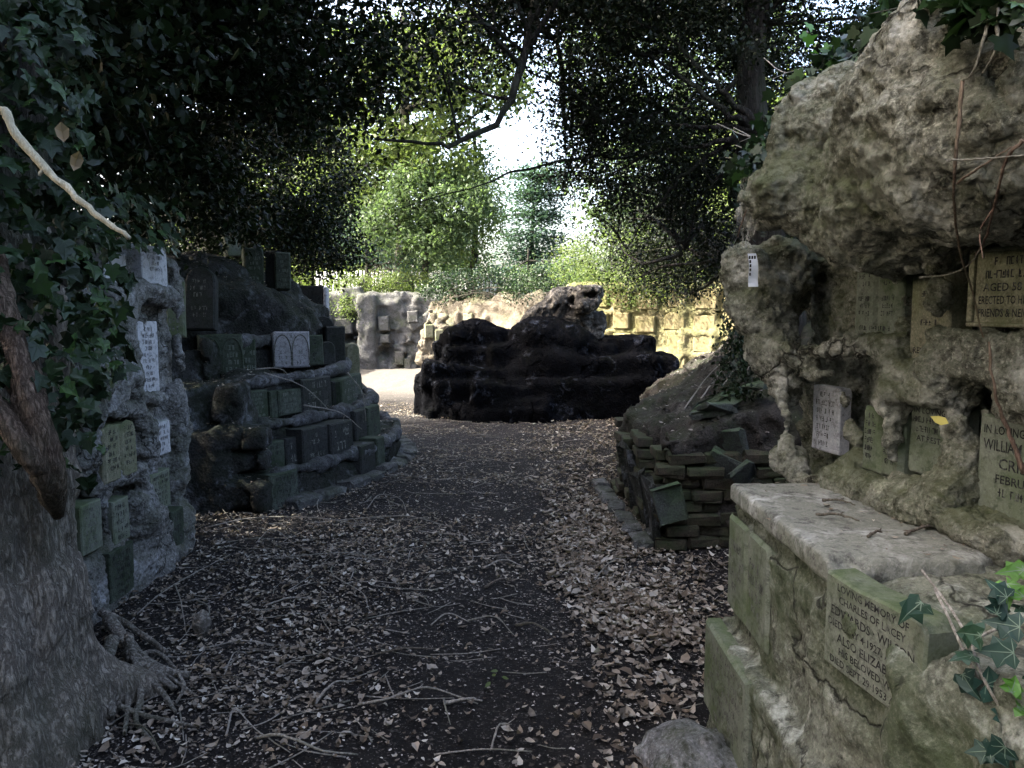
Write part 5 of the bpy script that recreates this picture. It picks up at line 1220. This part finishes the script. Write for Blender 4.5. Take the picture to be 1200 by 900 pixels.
# ---- overhead tree whose boughs cross the middle of the view
tree('overhanging_beech', 'spreading tree overhead whose long curved bough dips across the middle of the view', 'tree', (4.6, 7.2, 1.7), (4.2, 7.6, 8.0), .2,
     [((.35, 7.0, 5.0), (1.7, 1.6, 1.1)), ((-.3, 6.6, 4.25), (.8, 1.0, .55)), ((1.2, 7.4, 5.3), (1.6, 1.6, 1.0)), ((-.75, 6.2, 3.55), (.55, .6, .30)), ((2.0, 8.5, 6.4), (1.8, 1.8, 1.0))], (150, 40, 110, 12, 60), 120, .2, .054, 'darkleaf', nb=80, br=.03, droop=.6,
     extra=[((4.2, 7.6, 7.4), [W(680, -200, 7.4), W(628, 0, 6.4), W(612, 80, 6.1), W(590, 132, 6.0), W(540, 168, 5.9), (W(500, 170, 5.9))], W(440, 163, 5.9), .05, .008),
            ((4.2, 7.6, 6.9), [W(900, 0, 8), W(760, 170, 7.4), W(690, 182, 7.0), W(600, 203, 6.9), W(560, 218, 6.9)], W(462, 246, 6.8), .022, .004),
            ((4.2, 7.6, 7.2), [W(700, -60, 7.4), W(660, 120, 7.0), W(672, 180, 7.0)], W(640, 260, 7.2), .03, .003)])
# ---- sunlit trees beyond the walls
bg = 'sunlit trees beyond the walls'
tree('lime_tree', 'tall bright green tree with a dark trunk beyond the back wall', 'tree', (-3.6, 24.5, 1.9), (-3.4, 24.6, 11), .28, [((-3.6, 24, 8.4), (2.9, 2.5, 2.0)), ((-1.4, 23, 8.8), (2.0, 2.0, 1.8)), ((-5.0, 24, 6.2), (1.8, 1.8, 1.1)), ((-2.2, 23.4, 6.2), (1.7, 1.6, .9))], (95, 50, 36, 34), 110, .32, .17, 'greenleaf', group=bg, nb=70, br=.09)
tree('young_sycamore', 'yellow-green young tree leaning over the back wall, left of the opening', 'tree', (-2.7, 22.9, 1.9), (-2.6, 22.8, 6.5), .12, [((-2.7, 22.3, 4.9), (1.3, 1.1, .8)), ((-1.5, 22, 4.6), (.9, .9, .7)), ((-3.7, 22.6, 4.3), (.9, .9, .7)), ((-2.4, 22.3, 3.6), (1.1, .8, .5))], (40, 24, 22, 26), 90, .25, .13, 'yellowleaf', group=bg, nb=45, br=.04)
tree('weeping_birch', 'feathery grey-green weeping tree in front of the bright gap', 'tree', (-1.3, 24.5, 1.9), (-1.2, 24.5, 7.6), .13, [((-1.3, 24.2, 4.6), (1.1, 1.0, 1.8)), ((-1.2, 24, 5.6), (.7, .8, 1.0))], (70, 36), 90, .22, .10, 'greenleaf', group=bg, nb=45, br=.03, droop=1.6, flat=1.5)
tree('blue_cypress', 'bluish shrubby conifer above the back wall, at its left', 'tree', (-4.6, 23.6, 1.9), (-4.6, 23.6, 4.6), .1, [((-4.6, 23.4, 3.9), (1.0, .8, .9)), ((-3.2, 23.2, 2.9), (.8, .6, .5))], (45, 25), 70, .2, .07, 'blueleaf', group=bg, nb=20, br=.03)
ct = thing('cedar_tree', (.9, 34, 1.9), 'distant cedar with layered level boughs standing in the bright gap', 'tree', bg)
mb = MB(); V, fs = tube(limb((.9, 34, 1.7), (1.0, 34, 7.6), .2, .05, 12, 0, .01)[0], np.linspace(.16, .03, 12), 8); mb.add(V, fs); mb.build('trunk', M['bark_dark'], ct, True)
mb = MB(); PL = []
for z in (3.3, 4.2, 5.0, 5.9, 6.8, 7.6):
    for k in range(9):
        a = rng.random()*6.28; L = (.7+1.5*rng.random())*(1.15-.09*(z-3)); b = np.array([.95+L*math.cos(a), 34+L*math.sin(a)*.8, z-.25+.2*rng.random()]); P3, R_ = limb((.95, 34, z), b, .05, .01, 8, -.03, .03); V, fs = tube(P3, R_, 5); mb.add(V, fs)
        for q in P3[2:]: PL.append(q)
mb.build('branches', M['bark_dark'], ct, True); PL = np.array(PL); L = np.repeat(PL, 42, 0)+rng.standard_normal((len(PL)*42, 3))*[.42, .42, .24]; leaves('crown', L, .19*(.6+.6*rng.random(len(L))), M['blueleaf'], ct, 'diamond', .8)
tree('tall_ash', 'tall pale green tree seen through the yew on the right', 'tree', (4.6, 20.5, 1.9), (4.4, 20.4, 12), .25, [((4.4, 19.8, 7.6), (3.2, 2.4, 2.6)), ((3.6, 19, 4.8), (2.2, 1.6, 1.4)), ((6.4, 19.5, 5.2), (2.2, 1.8, 2.0)), ((2.6, 20, 9.6), (1.8, 1.8, 1.6))], (100, 55, 55, 40), 110, .32, .16, 'yellowleaf', group=bg, nb=70, br=.08)
tree('hawthorn', 'green tree at the far right beyond the ochre wall', 'tree', (7.2, 15.5, 1.9), (7.0, 15.4, 6.5), .15, [((6.0, 15.0, 4.6), (2.2, 1.5, 1.6)), ((5.0, 14.6, 3.0), (1.6, 1.0, .9))], (90, 55), 100, .3, .13, 'greenleaf', group=bg, nb=40, br=.05)
tree('far_ash', 'far hazy green tree behind the cypress on the left', 'tree', (-9.5, 31, 1.9), (-9.4, 31, 10), .3, [((-9.2, 31, 7.2), (3.2, 2.5, 2.6)), ((-7.0, 30, 5.0), (2.4, 2, 1.8)), ((-11, 31, 5), (2.5, 2, 2))], (90, 60, 60), 100, .5, .26, 'greenleaf', group=bg, nb=40, br=.1)
# ---- trees added on the left bank and behind the viewer to shade the path
tree('shade_tree_behind', 'dense unseen tree added behind the viewpoint to block light from there', 'tree', (-.6, -6.0, 0), (-.4, -5.6, 8), .25, [((-1.5, -4.6, 3.4), (3.4, 1.6, 2.8)), ((2.6, -4.4, 3.2), (3.0, 1.6, 2.8)), ((-4.5, -3.0, 3.0), (1.5, 2.5, 2.6)), ((5.0, -1.5, 3.6), (1.5, 2.5, 2.6))], (110, 100, 70, 70), 80, .36, .18, 'darkleaf', nb=30, br=.08)
tree('shade_tree_left', 'unseen leafy tree added left of the broad tree to cast shade', 'tree', (-6.2, 1.6, 2.0), (-5.6, 1.6, 8), .2, [((-5.2, 1.4, 6.6), (2.6, 3.2, 2.2)), ((-5.6, 2.4, 4.6), (1.8, 2.6, 1.2)), ((-4.2, -.6, 5.2), (2.0, 1.8, 1.6))], (110, 60, 50), 150, .4, .22, 'darkleaf', nb=30, br=.08)
tree('shade_tree_bank', 'leafy tree added on the bank behind the leaning evergreen to cast shade', 'tree', (-6.5, 6.6, 2.0), (-6.0, 6.6, 8.5), .2, [((-5.6, 6.4, 6.6), (2.4, 3.0, 2.0)), ((-4.4, 5.4, 5.4), (1.8, 2.2, 1.2)), ((-4.6, 8.4, 5.2), (1.6, 1.4, 1.1)), ((-4.4, 11.3, 5.9), (1.3, 1.3, .8)), ((-3.2, 3.8, 6.6), (2.2, 2.4, .9))], (100, 60, 40, 45, 80), 120, .34, .2, 'darkleaf', nb=30, br=.08)
def hedge_top(c): return c[:, 2] < np.where((c[:, 0] > -1.5) & (c[:, 0] < 3.2), 2.95, 9)
for i, (x, y, h, lm, lab) in enumerate(((-12, 28, 2.2, 'greenleaf', 'broad bushy tree at the far left beyond the back wall'), (-7.5, 27.5, 1.7, 'greenleaf', 'bushy tree behind the left part of the picket fence'), (-3.6, 28, 1.8, 'yellowleaf', 'bright bushy tree behind the right part of the picket fence'),
                                        (.6, 28, .9, 'blueleaf', 'low bluish bush at the foot of the distant cedar'), (4.6, 26, 2.0, 'yellowleaf', 'bright bushy tree just right of the opening'), (9, 24, 2.4, 'greenleaf', 'bushy green tree far beyond the ochre wall'))):
    tree('bushy_tree', lab, 'tree', (x, y, 1.9), (x, y, 3+h), .1, [((x, y, 2.0+h*.85), (2.5, 1.4, h)), ((x+1.2, y-.5, 1.9+h*.5), (1.8, 1.2, h*.6))], (90, 50), 90, .34, .17, lm, group='bushy trees on the far bank', nb=20, br=.04, keep=hedge_top)
# ---- shrubs and ivy on top of the walls
def shrub(name, label, cat, crowns, per, m, sig, ls, lm, group='shrubs on the wall tops', shape='diamond', nb=20):
    return tree(name, label, cat, np.array(crowns[0][0])-[0, 0, crowns[0][1][2]], None, .05, crowns, per, m, sig, ls, lm, 'bark_dark', shape, group, nb, .02, False, .4)
shrub('laurel_bush', 'glossy sunlit shrub hanging over the top of the ochre wall', 'shrub', [((1.9, 14.3, 2.55), (1.1, .7, .65)), ((3.0, 13.6, 2.5), (1.1, .7, .8)), ((2.3, 13.8, 2.0), (1.2, .4, .25)), ((4.0, 13.0, 2.7), (.8, .6, .9))], (75, 75, 40, 45), 75, .14, .052, 'greenleaf')
shrub('ivy_hedge', 'dark mounded ivy growing over the rounded coping of the tan wall', 'ivy', [((-1.5, 17.9, 2.15), (.75, .5, .36)), ((-.5, 17.2, 2.2), (.8, .5, .40)), ((.5, 16.3, 2.1), (.75, .5, .42))], (45, 50, 45), 75, .12, .055, 'ivyleaf')
shrub('elder_bush', 'pale overexposed leafy bush in the bright gap behind the stone figure', 'shrub', [((1.0, 18.6, 2.5), (1.1, .8, .45)), ((2.0, 18.4, 2.6), (1.0, .8, .6))], (40, 40), 60, .18, .075, 'yellowleaf')
shrub('bramble_bush', 'low tangled greenery along the top of the back rubble wall', 'shrub', [((-4.6, 22.2, 2.35), (1.0, .5, .35)), ((-3.2, 22.2, 2.4), (.9, .5, .3)), ((-2.2, 22.1, 2.3), (.6, .5, .3)), ((-4.55, 21.2, 1.75), (.35, .25, .45))], (40, 36, 24, 18), 60, .16, .075, 'greenleaf')
# ivy curtain at the far end of the grotto wall
n = 3600; px = 872+rng.normal(0, 15, n); py = 330+rng.random(n)**.8*135; Yc = 6.6-1.2*(py-330)/135+rng.normal(0, .25, n); k = px > 842-.12*(py-330); pos = np.array([W(a, b, c) for a, b, c in zip(px[k], py[k], Yc[k])])
cu = thing('ivy_curtain', tuple(W(875, 460, 5.6)), 'curtain of small dark ivy leaves hanging between the ochre wall and the grotto wall', 'ivy')
leaves('foliage', pos, .022+.03*rng.random(len(pos)), M['darkleaf'], cu, 'diamond', .3, .8, 1.2)
for i in range(6): a = 862+8*i; stem([W(a, 320, 6.6), W(a+4*math.sin(i*2), 380, 6.2), W(a+2, 455, 5.6)], .012, cu, 'twig_dark', sides=5, n=12)
# ---- white picket fence on the far bank
pf = thing('picket_fence', (-5.0, 24.9, 1.9), 'white picket fence on the bank beyond the back wall', 'fence')
proto = None
for i in range(46):
    x = -6.4+i*.13
    V, fs = rbox((x, 24.9, 2.42), (.038, .012, .50), 0, .012)
    if proto is None: mb = MB(); mb.add(V, fs); proto = mb.build('picket', M['paint'], pf); px0 = x
    else: c = proto.copy(); c.parent = pf; COL.objects.link(c); c.location = (x-px0, 0, .015*math.sin(i*5.3))
for z in (2.15, 2.68): V, fs = rbox((-3.5, 24.93, z), (3.0, .016, .035)); mb = MB(); mb.add(V, fs); mb.build('rail', M['paint'], pf)
# ---- ivy, stems and vines on and around the grotto wall
fi = thing('foreground_ivy', (1.02, 1.3, .6), 'blue-green lobed ivy creeping up the mossy block at the lower right corner', 'ivy')
P3 = []; S3 = []
for px, py, Y, s in ((1080, 706, 1.50, .062), (1150, 745, 1.36, .055), (1188, 765, 1.34, .06), (1128, 790, 1.40, .052), (1155, 802, 1.36, .07), (1140, 768, 1.38, .045), (1190, 850, 1.32, .05), (1168, 720, 1.42, .05), (1195, 735, 1.40, .06), (1160, 880, 1.3, .045), (1196, 800, 1.33, .05), (1178, 875, 1.28, .055), (1198, 890, 1.27, .05), (1180, 700, 1.42, .045), (1197, 710, 1.44, .05), (1170, 835, 1.34, .04)):
    P3.append(W(px, py, Y)); S3.append(s)
leaves('foliage', P3, np.array(S3), M['ivyblue'], fi, 'ivy', .3, 2.2, .6, np.tile([-.25, -.75, .62], (len(P3), 1)), veins=M['vein'], spread=.75)
br_ = [(1180, 684, 1.45, .05), (1200, 700, 1.42, .055), (1185, 812, 1.30, .04), (1192, 828, 1.30, .045), (1200, 668, 1.5, .05)]
leaves('fresh_foliage', [W(a, b, c) for a, b, c, _ in br_], np.array([q[3] for q in br_]), M['ivybright'], fi, 'ivy', .3, 1.8, .6, np.tile([-.2, -.7, .7], (len(br_), 1)), veins=M['vein'])
for pts in ([(1095, 690, 1.55), (1110, 720, 1.48), (1128, 760, 1.42), (1150, 800, 1.38)], [(1080, 668, 1.6), (1112, 710, 1.5), (1135, 748, 1.42), (1140, 760, 1.41)], [(1130, 762, 1.42), (1160, 740, 1.42), (1200, 735, 1.42)], [(1135, 740, 1.43), (1150, 790, 1.37), (1185, 850, 1.32)]):
    stem([W(*q) for q in pts], .0032, fi, 'twig', sides=6, n=14)
def vine(pts, r, lab, mat='twig_red', name='hanging_vine', fork=None): return twig([RW.world(*rp(px, py, w)) for px, py, w in pts], r, mat, fork, name, lab, 'bare vine stems on the grotto wall', n=22, cat='vine')
vine([(1128, 95, .50), (1122, 160, .52), (1118, 220, .48), (1124, 290, .32), (1140, 345, .16), (1152, 395, .12)], .0042, 'long reddish bare stem hanging straight down over the grotto wall')
vine([(1200, 165, .55), (1180, 185, .55), (1168, 230, .50), (1155, 280, .30), (1142, 300, .22)], .004, 'thinner reddish stem hanging to the right of the long one', fork=[(12, (0, .1, -.4), .25)])
vine([(1121, 215, .50), (1150, 195, .56), (1185, 172, .56)], .003, 'short reddish side stem rising from the long hanging one')
vine([(1078, 325, .2), (1110, 322, .2), (1135, 310, .22), (1150, 290, .26)], .003, 'thin pale stem stretched across the lumpy white jamb', 'twig')
vine([(1200, 555, .10), (1188, 520, .13), (1178, 495, .15), (1165, 455, .20), (1158, 400, .2)], .006, 'brown stem dangling over the large lower tablet', 'twig_red')
vine([(1110, 188, .56), (1150, 186, .58), (1200, 182, .58)], .0026, 'thin straw-coloured stem lying level across the brow', 'twig')
vine([(1160, 20, .5), (1152, 50, .52), (1140, 85, .52), (1128, 95, .5)], .004, 'pale stem curling off the top of the brow', 'twig')
vine([(1170, 10, .5), (1166, 60, .52), (1150, 88, .5)], .004, 'second pale stem curling off the top of the brow', 'twig')
vine([(985, 85, .2), (960, 118, .25), (948, 150, .25), (918, 190, .2), (880, 235, .25), (864, 278, .25)], .006, 'long brown stem running down the far edge of the brow', 'twig_red')
for i, (a, b, c) in enumerate((((860, 150), (900, 165), (955, 130)), ((862, 170), (905, 185), (950, 158)), ((840, 145), (880, 160), (925, 150)), ((895, 68), (920, 85), (960, 70)), ((850, 185), (900, 188), (935, 175)))):
    twig([W(*a, 4.6), W(*b, 4.0), W(*c, 3.3)], .0035, 'twig', [(8, (-.3, .2, -.1), .2)], 'bare_twig', ('pale bare stem reaching from the brow towards the yew, uppermost of the level ones', 'pale bare stem reaching from the brow, in the middle of the level ones', 'long thin bare stem crossing in front of the yew trunk', 'thin bare stem beside the top of the yew trunk', 'lowest bare stem reaching from the brow')[i], 'bare stems beside the yew', cat='twig')
ti = thing('brow_ivy', tuple(RW.world(.6, -.1, 2.5)), 'sprays of ivy and dead stalks trailing over the top edge of the grotto wall', 'ivy')
P3 = []; 
for _ in range(1100):
    q = rng.random(); px = 868+q*212+rng.normal(0, 15); py = 222-q*235+rng.normal(0, 15)-8; P3.append(W(px, py, 3.45-.85*q+rng.normal(0, .12)))
for _ in range(150): P3.append(RW.world(*rp(1150+rng.normal(0, 35), 12+rng.normal(0, 14), .42+.1*rng.random())))
leaves('foliage', P3, .025+.035*rng.random(len(P3)), M['ivyleaf'], ti, 'ivy', .4, 1, .6)
P3 = [W(948, 28, 3.2), W(944, 50, 3.2), W(958, 62, 3.15), W(940, 40, 3.25), W(965, 55, 3.1), W(930, 75, 3.3), W(972, 70, 3.05), W(950, 95, 3.2)]
leaves('fresh_foliage', P3, .05, M['ivybright'], ti, 'ivy', .4, .6, .6)
for i in range(14):
    q = rng.random(); a = W(890+q*210, 222-q*215, 3.35-.85*q); stem([a, a+np.array([rng.normal()*.12, -.1, .03]), a+np.array([rng.normal()*.22, -.2, -.22*rng.random()])], .0035, ti, 'twig_dark', 'stalk', 5, 9, 1.0)
# yellow leaf caught on the wall, brown leaf below
tag(leaves('yellow_leaf', [RW.world(*rp(1112, 497, .16))], .05, M['yleaf'], None, 'leaf6', .1, .4, -1.0, np.array([[-.8, -.5, .3]]), tuple(RW.world(*rp(1112, 497, .16)))), 'single yellow leaf caught on the rock beside the grey-green tablet', 'leaf')
# ---- leaves of note on the ground
for px, py, s, lab in ((700, 525+0, .0, None),): pass
sp_ = thing('seedling', tuple(G(585, 805)), 'tiny green seedling growing in the leaf litter at the bottom centre', 'seedling')
leaves('seedling_leaves', [gpt(580, 800, .03), gpt(588, 803, .035), gpt(584, 797, .04), gpt(575, 806, .03)], .035, M['greenleaf'], sp_, 'leaf6', .8, .6)
st = lump(None, (-1.55, 3.62, .05), (.045, .045, .07), 'root', 'tree_stump', h=.012); tag(st, 'small dark cut stump beside the leaves left of the path', 'stump')
# cobweb sheet hanging at the far edge of the brow
n = 12; V = []; 
for i in range(n):
    for j in range(9):
        u, v = i/(n-1), j/8
        px = (925-40*v-10*v*v)+(-1)*(58-30*v)*u*(1-.25*v)+0*u; py = 185+25*u+v*(105-25*u)
        wv = .30+.05*math.sin(u*4+v*3)-.05*v; V.append(RW.world(*rp(px, py, wv)))
V = np.array(V); I = np.arange(n*9).reshape(n, 9); Q = np.stack([I[:-1, :-1].ravel(), I[1:, :-1].ravel(), I[1:, 1:].ravel(), I[:-1, 1:].ravel()], 1)
def web_mat():
    t = NT('dusty_cobweb'); tc = t.n('ShaderNodeTexCoord').outputs['Object']; mp = t.n('ShaderNodeMapping'); mp.inputs['Scale'].default_value = (60, 60, 5); t.l(tc, mp.inputs[0])
    a = t.ramp(t.noise(mp.outputs[0], 1.0, 6, .7, .6), [(.42, 0.0), (.62, .75)]); p = t.n('ShaderNodeBsdfDiffuse', i_Color=(.30, .30, .28, 1)); tr = t.n('ShaderNodeBsdfTransparent'); mx = t.n('ShaderNodeMixShader'); t.l(a, mx.inputs[0]); t.l(tr.outputs[0], mx.inputs[1]); t.l(p.outputs[0], mx.inputs[2]); return t.done(mx.outputs[0])
M['web'] = web_mat(); tag(obj('cobweb_sheet', V, [Q], M['web'], None, loc=tuple(V[0])), 'dusty grey sheet of cobweb hanging from the far edge of the brow', 'cobweb')
# ================================================================== daylight and camera
SUN = np.array([-.72, -.06, .69]); SUN /= np.linalg.norm(SUN)
el = math.asin(SUN[2]); az = math.atan2(SUN[0], SUN[1])
w = bpy.data.worlds.new('World'); S.world = w; w.use_nodes = True; nt = w.node_tree; nt.nodes.clear()
sky = nt.nodes.new('ShaderNodeTexSky'); sky.sky_type = 'NISHITA'; sky.sun_disc = False; sky.sun_elevation = el; sky.sun_rotation = az; sky.air_density = 1.0; sky.dust_density = 7.0; sky.ozone_density = .2
bgn = nt.nodes.new('ShaderNodeBackground'); bgn.inputs['Strength'].default_value = .15
out = nt.nodes.new('ShaderNodeOutputWorld'); nt.links.new(sky.outputs[0], bgn.inputs[0]); nt.links.new(bgn.outputs[0], out.inputs[0])
sl_ = bpy.data.lights.new('sun', 'SUN'); sl_.energy = 3.4; sl_.angle = math.radians(.53); sl_.color = (1, .95, .86)
so = bpy.data.objects.new('sun', sl_); COL.objects.link(so)
from mathutils import Vector
so.rotation_euler = Vector(tuple(-SUN)).to_track_quat('-Z', 'Y').to_euler(); so.location = (-6, -4, 12)
cd = bpy.data.cameras.new('camera'); cam = bpy.data.objects.new('camera', cd); COL.objects.link(cam)
cam.location = (0, 0, CAMZ); cam.rotation_euler = (math.pi/2-PITCH, 0, 0); cd.sensor_width = 36; cd.sensor_fit = 'HORIZONTAL'; cd.lens = 36*F/1200; cd.clip_start = .05; cd.clip_end = 1000
S.camera = cam
S.view_settings.view_transform = 'Standard'; S.view_settings.look = 'None'; S.view_settings.gamma = 1; S.view_settings.use_curve_mapping = False; S.view_settings.exposure = 3.3
S.render.engine = 'CYCLES'; c = S.cycles; c.max_bounces = 5; c.diffuse_bounces = 3; c.glossy_bounces = 2; c.transmission_bounces = 3; c.transparent_max_bounces = 6; c.use_denoising = True
